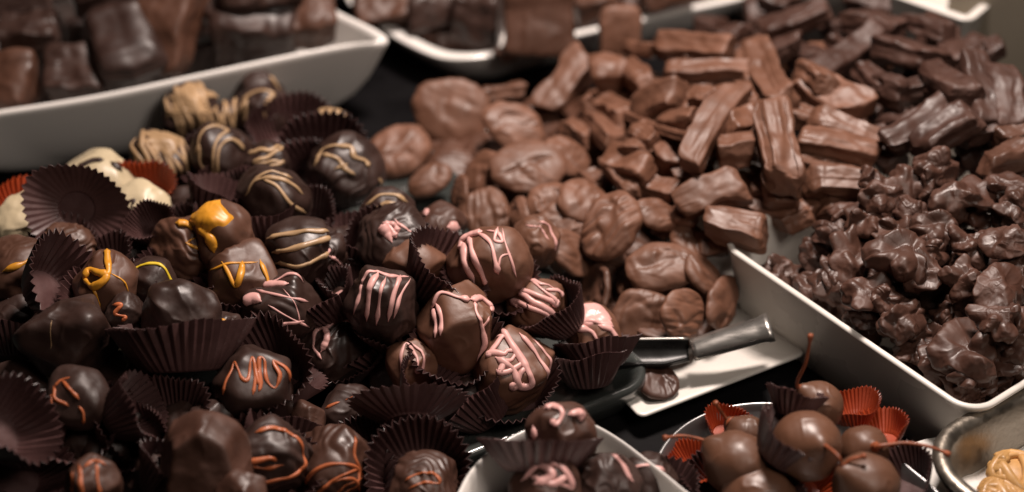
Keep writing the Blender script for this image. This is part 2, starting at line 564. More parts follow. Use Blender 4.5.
# ---- pink drizzled truffles on the black tray
truffle(490, 262, 84, 'milk chocolate truffle with pink stripes on its dark side, highest of the pink ones', 'milk', 'ball', 0.92, icing_col='pink', t=15, ridge=0.02, lump=0.05,
        specs=[('path', 0.085, [(-0.78, 0.62), (-0.70, 0.1), (-0.45, -0.62)]), ('path', 0.075, [(-0.62, 0.75), (-0.42, 0.2), (-0.18, -0.5), (-0.10, -0.62)]),
               ('path', 0.06, [(-0.35, 0.85), (0.0, 0.5), (0.12, 0.0), (0.2, -0.3)]), ('path', 0.05, [(-0.1, 0.85), (0.2, 0.72), (0.3, 0.5), (0.12, 0.55), (0.2, 0.85)]),
               ('path', 0.03, [(0.3, 0.8), (0.42, 0.3), (0.6, -0.35)]), ('path', 0.028, [(0.18, -0.3), (0.25, 0.1), (0.5, 0.2)]), ('path', 0.1, [(-0.85, 0.35), (-0.75, 0.6), (-0.5, 0.78), (-0.2, 0.84)])])
truffle(460, 327, 84, 'square milk chocolate truffle with pink icing dripping at its corners', 'milk', 'cube', 0.92, icing_col='pink', az=10, t=22, spin=35, lump=0.05,
        specs=[('path', 0.07, [(-0.72, 0.55), (-0.68, 0.2), (-0.62, -0.25)]), ('path', 0.055, [(-0.60, 0.62), (-0.50, 0.3), (-0.48, -0.2)]), ('path', 0.08, [(0.3, 0.72), (0.6, 0.78), (0.85, 0.55), (0.82, 0.4)]),
               ('path', 0.065, [(0.42, 0.7), (0.45, 0.3), (0.62, -0.1), (0.66, -0.5), (0.4, -0.85)]), ('path', 0.08, [(-0.75, 0.5), (-0.4, 0.78), (0.0, 0.74), (0.3, 0.72)]), ('path', 0.035, [(0.5, 0.2), (0.6, 0.0), (0.72, 0.25)])])
truffle(515, 367, 90, 'milk chocolate truffle with thick squiggle of pink icing near tray front', 'milk', 'cube', 0.9, icing_col='pink', az=30, t=25, ridge=0.03,
        specs=[('zig', 0.055, -0.15, 0.15, -55, 0.62, 0.26, 6), ('path', 0.07, [(-0.3, 0.85), (-0.05, 0.5), (0.2, 0.1), (0.35, -0.35), (0.1, -0.4), (-0.05, -0.05), (-0.4, 0.2)]),
               ('path', 0.05, [(0.1, 0.8), (0.5, 0.4), (0.75, -0.3)]), ('path', 0.04, [(0.45, 0.75), (0.78, 0.2), (0.85, -0.3)])])
truffle(539, 307, 62, 'small milk chocolate truffle with pink lines inside a tall brown cup', 'milk', 'ball', 0.9, icing_col='pink', t=15, ridge=0.04,
        specs=[('zig', 0.085, 0.0, 0.25, 62, 0.6, 0.75, 5), ('path', 0.1, [(0.2, 0.6), (0.6, 0.55), (0.85, 0.4)])])
truffle(592, 335, 64, 'truffle topped with wavy pink icing in a cup at the tray corner', 'milk', 'ball', 0.85, icing_col='pink', t=12,
        specs=[('smear', 0.1, 0.75, 0.55, 2.2), ('path', 0.09, [(-0.85, 0.0), (-0.5, 0.2), (0.0, 0.1), (0.25, -0.35)]), ('path', 0.09, [(0.2, 0.35), (0.6, 0.2), (0.85, -0.3)]), ('path', 0.08, [(-0.6, 0.45), (0, 0.5), (0.7, 0.3)])])
truffle(536, 243, 52, 'milk chocolate truffle with close tan and pink ridges behind the highest pink one', 'milk', 'ball', 0.95, icing_col='pink', t=20, dz=-0.6, ridge=0.08,
        specs=[('path', 0.07, [(0.1, 0.8), (0.55, 0.7), (0.8, 0.2), (0.85, -0.4)]), ('path', 0.04, [(-0.4, 0.7), (0.2, 0.6), (0.55, 0.1)])])
truffle(384, 302, 76, 'dark chocolate truffle crossed by broad slanting pink stripes', 'dark', 'cube', 1.0, icing_col='pink', az=20, t=15, ridge=0.03,
        specs=[('path', 0.12, [(-0.1, 0.85), (-0.35, 0.3), (-0.55, -0.55)]), ('path', 0.055, [(0.1, 0.75), (-0.1, 0.2), (-0.28, -0.7)]), ('path', 0.065, [(0.55, 0.8), (0.3, 0.2), (0.1, -0.65)]),
               ('path', 0.07, [(-0.6, 0.65), (-0.75, 0.2), (-0.85, -0.3)]), ('path', 0.045, [(0.75, 0.6), (0.5, 0.1), (0.28, -0.55)]), ('path', 0.06, [(-0.7, 0.5), (-0.3, 0.8), (0.3, 0.8), (0.75, 0.7)])])
truffle(392, 238, 74, 'dark truffle with a smear of pink icing beside tan striped ones', 'dark', 'ball', 0.7, icing_col='pink', t=20, ridge=0.06,
        specs=[('path', 0.13, [(-0.35, 0.45), (-0.2, 0.2), (0.0, -0.15)]), ('path', 0.09, [(-0.15, 0.55), (0.0, 0.3), (0.15, 0.0)]), ('path', 0.09, [(-0.3, 0.55), (0.1, 0.5), (0.25, 0.2)]), ('path', 0.035, [(0.1, 0.7), (0.5, 0.3), (0.85, -0.1)])])
truffle(440, 226, 56, 'dark truffle with two pink dabs beside the edge of the black tray', 'semi', 'facet', 0.75, icing_col='pink', t=10, dz=-0.8,
        specs=[('path', 0.16, [(-0.6, 0.75), (-0.5, 0.4)]), ('path', 0.22, [(0.25, -0.05), (0.75, -0.1)])])
truffle(414, 262, 66, 'plain faceted milk chocolate piece between pink striped truffles', 'milk', 'facet', 0.85, az=20, t=25, dz=-0.2)
truffle(318, 255, 58, 'dark ridged truffle with one pink knob under tan striped truffle', 'dark', 'ball', 1.0, icing_col='pink', t=10, ridge=0.10, dz=-0.4,
        specs=[('path', 0.17, [(0.0, 0.5), (0.15, 0.2), (0.35, -0.05)]), ('path', 0.06, [(0.35, -0.05), (0.7, -0.25), (0.85, -0.5)])])
truffle(281, 308, 78, 'dark chocolate truffle with thin pale pink strands beside yellow striped truffle', 'dark', 'ball', 0.95, icing_col='pink', t=15, ridge=0.03,
        specs=[('path', 0.10, [(-0.5, 0.75), (-0.1, 0.72), (0.25, 0.6)]), ('path', 0.035, [(-0.6, 0.55), (-0.2, 0.4), (0.3, 0.2), (0.75, 0.1)]), ('path', 0.12, [(-0.85, 0.2), (-0.65, 0.3), (-0.45, 0.2)]),
               ('path', 0.045, [(-0.75, 0.0), (-0.55, -0.3), (-0.1, -0.4), (0.5, -0.35)]), ('path', 0.03, [(-0.3, 0.1), (0.1, -0.2), (0.6, -0.5)]), ('path', 0.05, [(-0.4, 0.8), (0.2, 0.85), (0.65, 0.6)]), ('path', 0.025, [(0.1, 0.5), (0.35, 0.0), (0.4, -0.4)])])
truffle(332, 345, 74, 'dark truffle with a loop of pink icing low in a brown cup', 'dark', 'ball', 0.8, icing_col='pink', t=10, ridge=0.06,
        specs=[('path', 0.07, [(-0.3, -0.35), (-0.6, 0.0), (-0.5, 0.5), (-0.2, 0.55), (-0.15, 0.2), (-0.35, -0.2)]), ('path', 0.05, [(-0.2, 0.55), (0.2, 0.75), (0.7, 0.6)])])
truffle(340, 308, 32, 'small pointed pink iced tip between two brown paper cups', 'dark', 'facet', 1.1, icing_col='pink', t=5, specs=[('smear', -0.1, 0.3, 0.8, 1.5)])
truffle(410, 362, 54, 'small milk chocolate truffle with thin pink loop above upturned cup', 'milk', 'ball', 0.95, icing_col='pink', t=15,
        specs=[('path', 0.06, [(-0.3, -0.7), (-0.35, 0.2), (-0.1, 0.75), (0.3, 0.2), (0.25, -0.4), (0.55, -0.3), (0.5, 0.4), (0.1, 0.8)])])
truffle(352, 412, 66, 'dark chocolate truffle flecked with orange in front of tray edge', 'dark', 'facet', 0.8, icing_col='orange', t=10, lump=0.1,
        specs=[('path', 0.06, [(-0.7, 0.15), (-0.5, 0.28), (-0.35, 0.35)]), ('path', 0.03, [(-0.2, 0.4), (0.1, 0.52)])])
cup(440, 275, 88, 'brown cup wall with sharp pleats beside the highest pink truffle', az=85, t=30, dz=0.5, h=1.9)
cup(492, 288, 92, 'brown cup holding the highest pink striped truffle', t=12, dz=-0.7, h=1.3)
cup(458, 356, 92, 'brown cup under the square milk chocolate truffle', t=15, dz=-0.5, h=1.4)
cup(558, 314, 70, 'brown cup folded open around a small pink lined truffle', az=265, t=36, h=1.9, dz=0.6)
cup(510, 392, 96, 'brown cup under the thick pink squiggle truffle', t=12, dz=-0.8, h=1.4)
cup(600, 352, 78, 'brown cup holding the pink topped truffle at tray corner', az=190, t=36, dz=0.1, h=1.3, crush=0.08, n=32)
cup(588, 368, 76, 'empty brown cup squashed beneath the corner cup on black tray', az=190, t=30, dz=-0.3, h=1.6, crush=0.10, n=30)
cup(326, 306, 80, 'brown cup with pointed fold beside dark pink striped truffle', az=255, t=34, h=1.7, dz=0.1)
cup(340, 362, 82, 'brown cup around the dark truffle with pink loop', t=8, dz=-0.6, h=1.4)
cup(424, 388, 64, 'brown cup behind the upturned cup and below square truffle', az=90, t=30, dz=-0.3)
cup(392, 325, 84, 'brown cup under the dark truffle with broad pink stripes', t=10, dz=-0.8, h=1.3)

# ---- tan striped truffles at the back of the tray
truffle(190, 114, 58, 'truffle thickly covered in tan icing next to the white dish', 'dark', 'ball', 1.0, icing_col='tan', t=10, specs=[('smear', 0.05, 0.6, 0.62, 3.5), ('zig', 0.11, 0, 0.15, 8, 0.8, 0.75, 8), ('zig', 0.10, 0.1, 0.3, 75, 0.5, 0.7, 4)])
truffle(163, 160, 62, 'tall dark truffle with tan icing running down beside red cup', 'dark', 'ball', 1.1, icing_col='tan', t=8, specs=[('smear', 0.1, 0.7, 0.6, 5.0), ('zig', 0.09, 0, 0.25, 10, 0.85, 0.7, 9), ('path', 0.08, [(-0.5, 0.2), (-0.55, -0.5)]), ('path', 0.07, [(-0.1, 0.1), (-0.05, -0.6)]), ('path', 0.07, [(0.3, 0.1), (0.5, -0.5)]), ('path', 0.06, [(-0.75, 0.3), (-0.8, -0.3)])])
truffle(221, 152, 64, 'glossy dark truffle with two tan loops over its front', 'dark', 'ball', 1.0, icing_col='tan', t=15,
        specs=[('path', 0.085, [(-0.75, 0.0), (-0.5, 0.55), (-0.1, 0.85), (0.3, 0.75), (0.0, 0.5), (-0.2, 0.1), (-0.3, -0.6), (-0.2, -0.65), (-0.05, 0.1), (0.3, 0.4), (0.6, 0.3), (0.85, 0.0)]), ('path', 0.06, [(-0.6, 0.3), (-0.65, -0.2), (-0.55, -0.5)])])
truffle(262, 112, 62, 'dark truffle in cup with tan loops behind the white dish corner', 'dark', 'ball', 0.9, icing_col='tan', t=15,
        specs=[('path', 0.085, [(-0.8, -0.1), (-0.6, 0.5), (-0.1, 0.75), (0.4, 0.6), (0.2, 0.3), (-0.1, -0.4)]), ('path', 0.085, [(0.5, 0.7), (0.2, 0.3), (0.0, -0.2), (0.3, 0.2), (0.8, 0.4)]), ('path', 0.07, [(-0.5, 0.6), (-0.6, 0.1), (-0.7, -0.4)])])
truffle(258, 93, 54, 'dark truffle with tan edge touching the white dish wall', 'dark', 'ball', 0.9, icing_col='tan', z=2.6, t=10, specs=[('path', 0.1, [(0.5, 0.6), (0.8, 0.2), (0.85, -0.3)])])
truffle(230, 118, 40, 'small dark truffle with four tan ridges between two bigger truffles', 'dark', 'ball', 0.9, icing_col='tan', z=2.8, t=10, specs=[('zig', 0.14, 0, 0.2, 0, 0.7, 0.7, 5)])
truffle(267, 164, 46, 'dark truffle with layered tan ridges behind the long glossy one', 'dark', 'ball', 1.0, icing_col='tan', t=10, specs=[('zig', 0.12, 0, 0.3, 100, 0.6, 0.7, 4)])
truffle(274, 197, 74, 'broad glossy dark truffle with tan band and thin tan tail', 'dark', 'ball', 0.9, icing_col='tan', t=15,
        specs=[('path', 0.09, [(-0.85, 0.1), (-0.5, 0.5), (0.0, 0.55), (0.5, 0.35), (0.85, 0.0)]), ('path', 0.05, [(-0.3, 0.55), (0.1, 0.3), (0.4, -0.2), (0.8, -0.5)]), ('path', 0.07, [(-0.6, 0.5), (0.0, 0.75), (0.6, 0.5)])])
truffle(345, 172, 76, 'dark truffle with wavy tan icing in a wide brown cup', 'dark', 'ball', 0.95, icing_col='tan', t=15, ridge=0.04,
        specs=[('path', 0.085, [(-0.8, 0.2), (-0.6, 0.6), (-0.2, 0.75), (0.2, 0.7), (0.3, 0.45), (0.6, 0.3), (0.7, 0.1)]), ('path', 0.085, [(-0.6, 0.5), (-0.2, 0.4), (0.0, 0.1), (0.3, -0.1)]), ('path', 0.1, [(0.85, -0.2), (0.9, -0.4)]), ('path', 0.06, [(-0.3, 0.1), (0.1, 0.25)])])
truffle(331, 130, 48, 'tan topped truffle peeking out behind the wide brown cup', 'dark', 'ball', 0.9, icing_col='tan', z=3.0, t=10, specs=[('smear', 0.0, 0.7, 0.9, 2.0)])
truffle(302, 250, 78, 'flat dark truffle crossed by three tan stripes', 'dark', 'ball', 0.75, icing_col='tan', t=12,
        specs=[('path', 0.085, [(-0.85, 0.35), (-0.4, 0.55), (0.2, 0.6), (0.8, 0.45)]), ('path', 0.085, [(-0.9, 0.0), (-0.3, 0.05), (0.4, 0.2), (0.92, 0.3)]), ('path', 0.08, [(-0.85, -0.35), (-0.2, -0.4), (0.5, -0.3), (0.9, -0.15)])])
truffle(388, 210, 56, 'dark truffle under two tan bands beside pink smeared truffle', 'dark', 'ball', 0.8, icing_col='tan', t=10, dz=-0.5,
        specs=[('path', 0.12, [(-0.85, 0.2), (-0.3, 0.65), (0.3, 0.65), (0.85, 0.3)]), ('path', 0.09, [(-0.8, -0.2), (-0.2, 0.25), (0.5, 0.2)])])
cup(290, 140, 88, 'wide brown cup around the tan looped truffle by the white dish', t=15, az=20, h=1.6, z=2.9)
cup(322, 168, 100, 'wide open brown cup behind the wavy tan iced truffle', t=30, az=10, h=1.6, z=3.4)
cup(300, 222, 74, 'brown cup with upright pleats behind three striped truffle', t=12, h=1.8, z=4.2)
cup(225, 175, 74, 'dark cup below the truffle with two tan loops', t=10, z=3.1, h=1.4)
cup(268, 225, 78, 'dark cup below the broad glossy tan banded truffle', t=10, z=4.0, h=1.4)

# ---- yellow drizzled truffles
truffle(183, 250, 70, 'lumpy milk chocolate truffle with a thin yellow ring', 'milkd', 'ball', 0.95, icing_col='yellow', t=15, ridge=0.05, lump=0.1,
        specs=[('path', 0.05, [(0.1, 0.2), (0.5, 0.3), (0.85, 0.0), (0.85, -0.15), (0.4, 0.0), (0.1, 0.2)]), ('path', 0.13, [(-0.1, 0.75), (0.2, 0.7), (0.45, 0.5)]), ('path', 0.07, [(0.4, 0.55), (0.7, 0.3), (0.85, 0.0)])])
truffle(226, 236, 66, 'pointed milk chocolate truffle with large patch of golden yellow icing', 'milkd', 'facet', 1.05, icing_col='yellow', t=15, lump=0.09, peak=(0.5, 0.1, 0.8, 0.22, 0.5),
        specs=[('smear', -0.35, 0.6, 0.5, 2.0), ('path', 0.2, [(-0.7, 0.3), (-0.45, 0.0), (-0.35, -0.4)])])
truffle(243, 282, 84, 'square milk chocolate truffle with yellow V and line', 'milkd', 'cube', 0.8, icing_col='yellow', t=20, az=15, spin=20,
        specs=[('path', 0.085, [(-0.5, 0.6), (-0.35, 0.2), (-0.22, -0.1), (-0.05, 0.2), (0.05, 0.65)]), ('path', 0.07, [(0.55, 0.6), (0.62, 0.1), (0.55, -0.45)]), ('path', 0.04, [(-0.85, 0.4), (-0.2, 0.6), (0.5, 0.55)])])
truffle(152, 283, 56, 'dark truffle with a thin lemon yellow squiggle', 'dark', 'ball', 0.85, icing_col='lemon', t=15,
        specs=[('path', 0.075, [(-0.85, 0.3), (-0.5, 0.7), (0.1, 0.75), (0.5, 0.5), (0.8, -0.1), (0.75, -0.45), (0.4, -0.2), (0.8, -0.1), (0.6, -0.4), (0.2, -0.35)])])
truffle(108, 284, 70, 'milk chocolate truffle topped with a thick yellow knot', 'milkd', 'ball', 0.95, icing_col='yellow', t=15,
        specs=[('path', 0.14, [(-0.75, 0.3), (-0.5, 0.55), (-0.2, 0.35), (0.05, 0.3), (0.1, 0.75), (0.12, 0.95)]), ('path', 0.13, [(-0.75, 0.3), (-0.45, 0.0), (-0.1, 0.1), (0.05, 0.3)]), ('path', 0.05, [(-0.5, 0.1), (-0.35, -0.3), (-0.3, -0.6)]), ('path', 0.03, [(0.1, 0.3), (0.4, 0.0), (0.5, -0.3)])])
truffle(22, 268, 84, 'milk brown truffle with a long yellow streak at the frame edge', 'milkd', 'ball', 0.6, icing_col='yellow', t=10, ridge=0.04,
        specs=[('path', 0.10, [(-0.6, 0.0), (0.0, 0.12), (0.5, 0.3), (0.95, 0.45)])])
truffle(64, 246, 62, 'rippled milk brown truffle in front of the big open cup', 'milkd', 'ball', 0.6, t=10, ridge=0.08)
truffle(222, 330, 44, 'dark truffle with short yellow curl beside orange zigzag one', 'dark', 'ball', 0.9, icing_col='yellow', t=10, dz=-0.3, specs=[('path', 0.13, [(-0.6, 0.5), (0.0, 0.45), (0.4, 0.15)])])
cup(56, 286, 96, 'grey lit brown cup standing open like a fan', az=75, t=50, h=1.5, n=34, z=5.9, crush=0.05)
cup(110, 300, 88, 'dark cup around the yellow knotted truffle', t=12, dz=-0.4, h=1.4)
cup(188, 275, 90, 'dark cup below the lumpy milk chocolate truffle', t=10, dz=-0.6, h=1.4)
cup(245, 310, 96, 'dark cup below the square yellow lined truffle', t=15, dz=-0.8, h=1.5)
cup(152, 228, 50, 'little piece of pleated cup standing between red cup and yellow patch', az=330, t=20, z=5.2, h=1.9)

# ---- white chocolate in red cups
truffle(98, 182, 78, 'white chocolate piece with dark stripe behind the big open cup', 'white', 'ball', 0.7, icing_col='dark', z=4.2, t=10, specs=[('path', 0.13, [(-0.6, 0.55), (-0.1, 0.75), (0.3, 0.7)]), ('path', 0.1, [(0.5, 0.6), (0.75, 0.2)])])
truffle(142, 206, 60, 'white chocolate piece with brown swirl in red cup', 'white', 'ball', 0.7, icing_col='dark', z=4.3, t=10, specs=[('path', 0.06, [(-0.6, 0.2), (-0.3, 0.3), (-0.4, 0.0), (0.0, 0.0), (0.6, 0.1)])])
truffle(22, 222, 66, 'white chocolate piece at frame edge beside red cup', 'white', 'ball', 0.75, z=4.3, t=10)
cup(138, 198, 76, 'orange red paper cup around white chocolate swirl piece', red=True, z=4.0, t=15, az=330, h=1.5)
cup(14, 212, 72, 'orange red paper cup at the frame edge', red=True, z=4.2, t=10, h=1.2)
cup(76, 210, 100, 'big empty brown cup tipped open towards the viewer', az=8, t=62, z=5.6, h=0.95, flare=2.7, crush=0.07)

# ---- plain dark and orange drizzled truffles
truffle(72, 334, 92, 'large plain dark truffle with peaked corner under fan shaped cup', 'dark', 'cube', 0.9, t=12, lump=0.10, peak=(0.6, -0.2, 0.9, 0.22, 0.35), icing_col='tan', specs=[('path', 0.018, [(-0.4, 0.4), (-0.5, 0.1), (-0.6, -0.3)])])
truffle(182, 318, 80, 'smooth plain dark truffle with rounded top sitting in a wide cup', 'dark', 'ball', 0.95, t=10, lump=0.12, peak=(0.0, -0.4, 0.9, 0.1, 0.5))
truffle(225, 342, 62, 'low plain dark lump beside smooth round dark truffle', 'dark', 'ball', 0.6, t=10, ridge=0.05, lump=0.14, dz=-0.2)
truffle(124, 312, 40, 'small dark truffle with orange squiggle between two big dark ones', 'dark', 'ball', 0.9, icing_col='orange', t=10, specs=[('path', 0.12, [(-0.6, 0.5), (-0.1, 0.4), (-0.5, 0.0), (0.0, -0.3), (-0.2, -0.5)])])
truffle(80, 396, 76, 'oval dark truffle with orange stripes wrapped around one end', 'dark', 'ball', 0.75, icing_col='orange', az=90, t=20, lump=0.05, depth=0.9,
        specs=[('path', 0.075, [(-0.5, 0.65), (-0.3, 0.3), (-0.05, -0.1)]), ('path', 0.07, [(-0.75, 0.45), (-0.7, 0.05), (-0.4, -0.25)]), ('path', 0.07, [(-0.1, -0.3), (0.0, -0.5), (-0.05, -0.75)]), ('path', 0.06, [(-0.8, 0.2), (-0.75, -0.3)]), ('path', 0.05, [(-0.75, 0.45), (-0.5, 0.65), (-0.2, 0.7)])])
truffle(256, 384, 84, 'dark truffle with bright orange zigzag in brown cup', 'dark', 'ball', 0.95, icing_col='orange', t=18,
        specs=[('path', 0.055, [(-0.75, -0.15), (-0.65, 0.25), (-0.5, 0.65), (-0.35, 0.2), (-0.2, 0.15), (-0.1, 0.6), (0.0, 0.7), (0.05, 0.1), (0.15, 0.0), (0.15, 0.65), (0.3, 0.6), (0.3, 0.1), (0.45, -0.15), (0.6, 0.15), (0.5, 0.55), (0.7, 0.3), (0.85, -0.05)]),
               ('path', 0.06, [(0.0, 0.65), (-0.02, 0.1), (-0.1, -0.25)]), ('path', 0.05, [(0.1, 0.5), (0.12, 0.0), (0.05, -0.2)])])
truffle(270, 454, 84, 'dark truffle with orange ring around its ruffled top', 'dark', 'ball', 0.95, icing_col='orange', t=25, ridge=0.07, lump=0.09,
        specs=[('path', 0.06, [(-0.3, 0.55), (0.2, 0.65), (0.6, 0.4), (0.8, 0.0), (0.75, -0.4), (0.35, -0.6), (-0.1, -0.65), (-0.2, -0.6)]), ('path', 0.09, [(-0.6, 0.15), (-0.45, -0.1), (0.0, -0.1), (0.15, -0.2)]), ('path', 0.05, [(-0.5, -0.2), (-0.1, -0.35), (0.3, -0.3)])])
truffle(338, 462, 84, 'wide dark truffle netted with thin orange strands at front', 'semi', 'cube', 1.0, icing_col='orange', t=20, ridge=0.05,
        specs=[('path', 0.05, [(-0.85, -0.5), (-0.4, -0.1), (0.1, -0.05), (0.5, -0.25), (0.3, -0.6), (-0.2, -0.7)]), ('path', 0.04, [(-0.6, -0.65), (0.0, -0.3), (0.6, -0.2)]), ('path', 0.04, [(0.45, 0.6), (0.42, 0.1), (0.6, -0.3), (0.7, -0.7)]),
               ('path', 0.045, [(-0.7, -0.8), (-0.2, -0.4), (0.3, -0.4), (0.5, -0.8)]), ('path', 0.035, [(-0.3, -0.9), (0.1, -0.5), (0.6, -0.45)])])
truffle(92, 486, 58, 'dark truffle with frosted side and three orange stripes', 'semi', 'cube', 0.95, icing_col='orange', t=15, specs=[('path', 0.09, [(-0.3, 0.8), (-0.35, 0.2), (-0.4, -0.5)]), ('path', 0.09, [(0.3, 0.75), (0.25, 0.2), (0.25, -0.5)]), ('path', 0.08, [(-0.5, 0.6), (-0.75, 0.1), (-0.85, -0.4)]), ('path', 0.08, [(-0.2, 0.7), (0.2, 0.85), (0.6, 0.6)])])
truffle(204, 464, 92, 'plain chocolate with broad flat hexagonal face turned to viewer', 'semi', 'facet', 1.0, t=5, spin=0, lump=0.03,
        facets=[((0.05, -0.8, 0.55), 0.55), ((0.9, -0.2, 0.4), 0.78), ((-0.9, -0.2, 0.3), 0.75), ((0.5, 0.1, 0.9), 0.85), ((-0.5, 0.1, 0.9), 0.85), ((0.6, 0, -0.8), 0.9)])
truffle(242, 492, 48, 'small plain chocolate lump beside the hexagonal face', 'semi', 'facet', 0.9, t=5, dz=0.3)
truffle(424, 490, 80, 'brown truffle with orange line inside the big dark cup', 'semi', 'ball', 0.7, icing_col='orange', t=12, specs=[('path', 0.05, [(-0.6, 0.3), (-0.2, 0.55), (0.35, 0.5), (0.5, 0.2), (0.0, 0.25), (-0.5, 0.05)])], ridge=0.05)
truffle(212, 418, 40, 'dark chocolate sliver with orange tip below orange zigzag truffle', 'dark', 'facet', 1.0, dz=-0.6, t=10)
truffle(308, 420, 34, 'small brown pointed piece beside orange ringed truffle', 'semi', 'facet', 1.1, dz=-0.5, t=10)
cup(182, 348, 138, 'wide dark cup cradling the smooth plain dark truffle', t=40, az=185, h=1.2, dz=0.0, crush=0.07)
cup(268, 372, 98, 'brown cup curling behind the orange zigzag truffle', az=335, t=28, dz=-0.1, h=1.6)
cup(409, 412, 112, 'shiny brown cup turned over so its pleated outside shows', az=185, t=62, z=3.7, h=0.85, n=32, flare=2.3, crush=0.05)
cup(417, 474, 106, 'big dark cup opened around brown truffle with orange line', az=0, t=34, z=3.0, h=1.4, flare=1.7, crush=0.05)
cup(6, 426, 96, 'grey lit cup at the frame edge with strong pleats', az=75, t=45, n=32, z=6.2, h=1.6)
cup(128, 412, 80, 'folded strip of dark pleated cup standing beside oval orange striped truffle', az=100, t=62, z=5.0, h=1.7, crush=0.12)
cup(165, 418, 84, 'dark cup opened upwards behind the hexagonal chocolate', az=0, t=18, z=4.2, h=1.6)
cup(268, 474, 110, 'dark cup below the orange ringed truffle', t=12, z=3.2, h=1.3)
cup(80, 430, 100, 'dark cup below the oval orange striped truffle', t=10, z=4.3, h=1.4)
cup(20, 470, 90, 'dark shadowed cup in the lower corner beside frosted truffle', az=60, t=30, z=4.2, h=1.6)
cup(340, 488, 110, 'dark cup around the truffle netted with orange', t=10, z=2.4, h=1.3)

# ---- truffles in the white bowl
truffle(560, 437, 72, 'brown truffle with pink dabs on top in white bowl', 'semi', 'ball', 1.0, icing_col='pink', z=5.0, t=8,
        specs=[('path', 0.10, [(-0.45, 0.75), (-0.2, 0.85), (0.05, 0.65), (-0.1, 0.35), (-0.25, 0.45)]), ('path', 0.16, [(0.2, 0.6), (0.5, 0.65), (0.6, 0.45)]), ('path', 0.09, [(-0.75, 0.3), (-0.8, -0.1)])])
truffle(548, 492, 74, 'pink iced truffle at the bottom of the white bowl', 'semi', 'ball', 0.9, icing_col='pink', z=4.4, t=8, specs=[('path', 0.11, [(-0.8, 0.3), (-0.3, 0.75), (0.1, 0.5), (-0.4, 0.2)]), ('path', 0.10, [(-0.1, 0.85), (0.4, 0.6), (0.7, 0.2), (0.2, 0.3)]), ('path', 0.07, [(-0.6, 0.5), (0.1, 0.25), (0.6, 0.5)])])
truffle(604, 484, 70, 'dark ridged truffle with pink edge inside the white bowl', 'dark', 'ball', 0.95, icing_col='pink', z=4.2, t=8, ridge=0.08, specs=[('path', 0.08, [(0.2, 0.85), (0.6, 0.6), (0.85, 0.1)])])
cup(540, 455, 116, 'brown pleated cup holding the pink dabbed truffle in white bowl', z=4.9, az=180, t=42, h=0.9, flare=1.65, crush=0.03, n=28)
cup(655, 498, 84, 'brown cup half hidden inside the white bowl edge', z=3.0, t=10, h=1.4)
cup(520, 500, 92, 'brown cup low in the white bowl under pink iced truffle', z=3.0, t=10, h=1.3)


rf_ = np.random.RandomState(5)
POLY = [(0, 300), (60, 262), (160, 205), (205, 135), (330, 145), (400, 225), (555, 275), (615, 352), (480, 420), (330, 492), (0, 492)]


def inside(x, y):
    ok = False
    for i in range(len(POLY)):
        (x1, y1), (x2, y2) = POLY[i - 1], POLY[i]
        if (y1 > y) != (y2 > y) and x < (x2 - x1) * (y - y1) / (y2 - y1) + x1:
            ok = not ok
    return ok


k = 0
while k < 70:
    x, y = rf_.uniform(0, 620), rf_.uniform(120, 492)
    if not inside(x, y):
        continue
    if (285 < x < 362 and 340 < y < 425) or (370 < x < 470 and 170 < y < 235) or (x > 560 and y > 340):
        continue
    k += 1
    if k % 2:
        cup(x, y, rf_.uniform(74, 92), 'dark paper cup buried among the piled truffles', az=rf_.uniform(0, 360), t=rf_.uniform(5, 45), dz=-1.1, h=1.7, crush=0.1, group='dark paper cups buried in the pile')
    else:
        truffle(x, y, rf_.uniform(56, 68), 'dark truffle buried under others in the pile', 'dark', 'ball', 0.9, dz=-1.6, t=20, group='dark truffles buried in the pile')


truffle(648, 482, 62, 'dark truffle with pink line half hidden near white bowl side', 'dark', 'ball', 0.95, icing_col='pink', z=3.4, t=8, specs=[('path', 0.07, [(-0.6, 0.4), (0.0, 0.6), (0.6, 0.4)])])


# ------------------------------------------------------------------ milk chocolate heap
zm = idw([(640, 315, 1.9), (722, 300, 2.2), (593, 295, 2.0), (662, 265, 3), (612, 222, 4), (565, 245, 3), (485, 212, 2.6), (450, 115, 2.2), (398, 150, 1.8), (533, 165, 3.6),
          (512, 125, 3), (565, 90, 2.5), (610, 75, 4), (690, 45, 6), (705, 68, 6.3), (712, 125, 6.8), (655, 155, 5.3), (738, 230, 4), (775, 140, 6.5), (825, 90, 6.5), (840, 145, 6),
          (840, 185, 5), (715, 190, 5.3), (780, 190, 5), (620, 30, 4)])
_pn = [0]


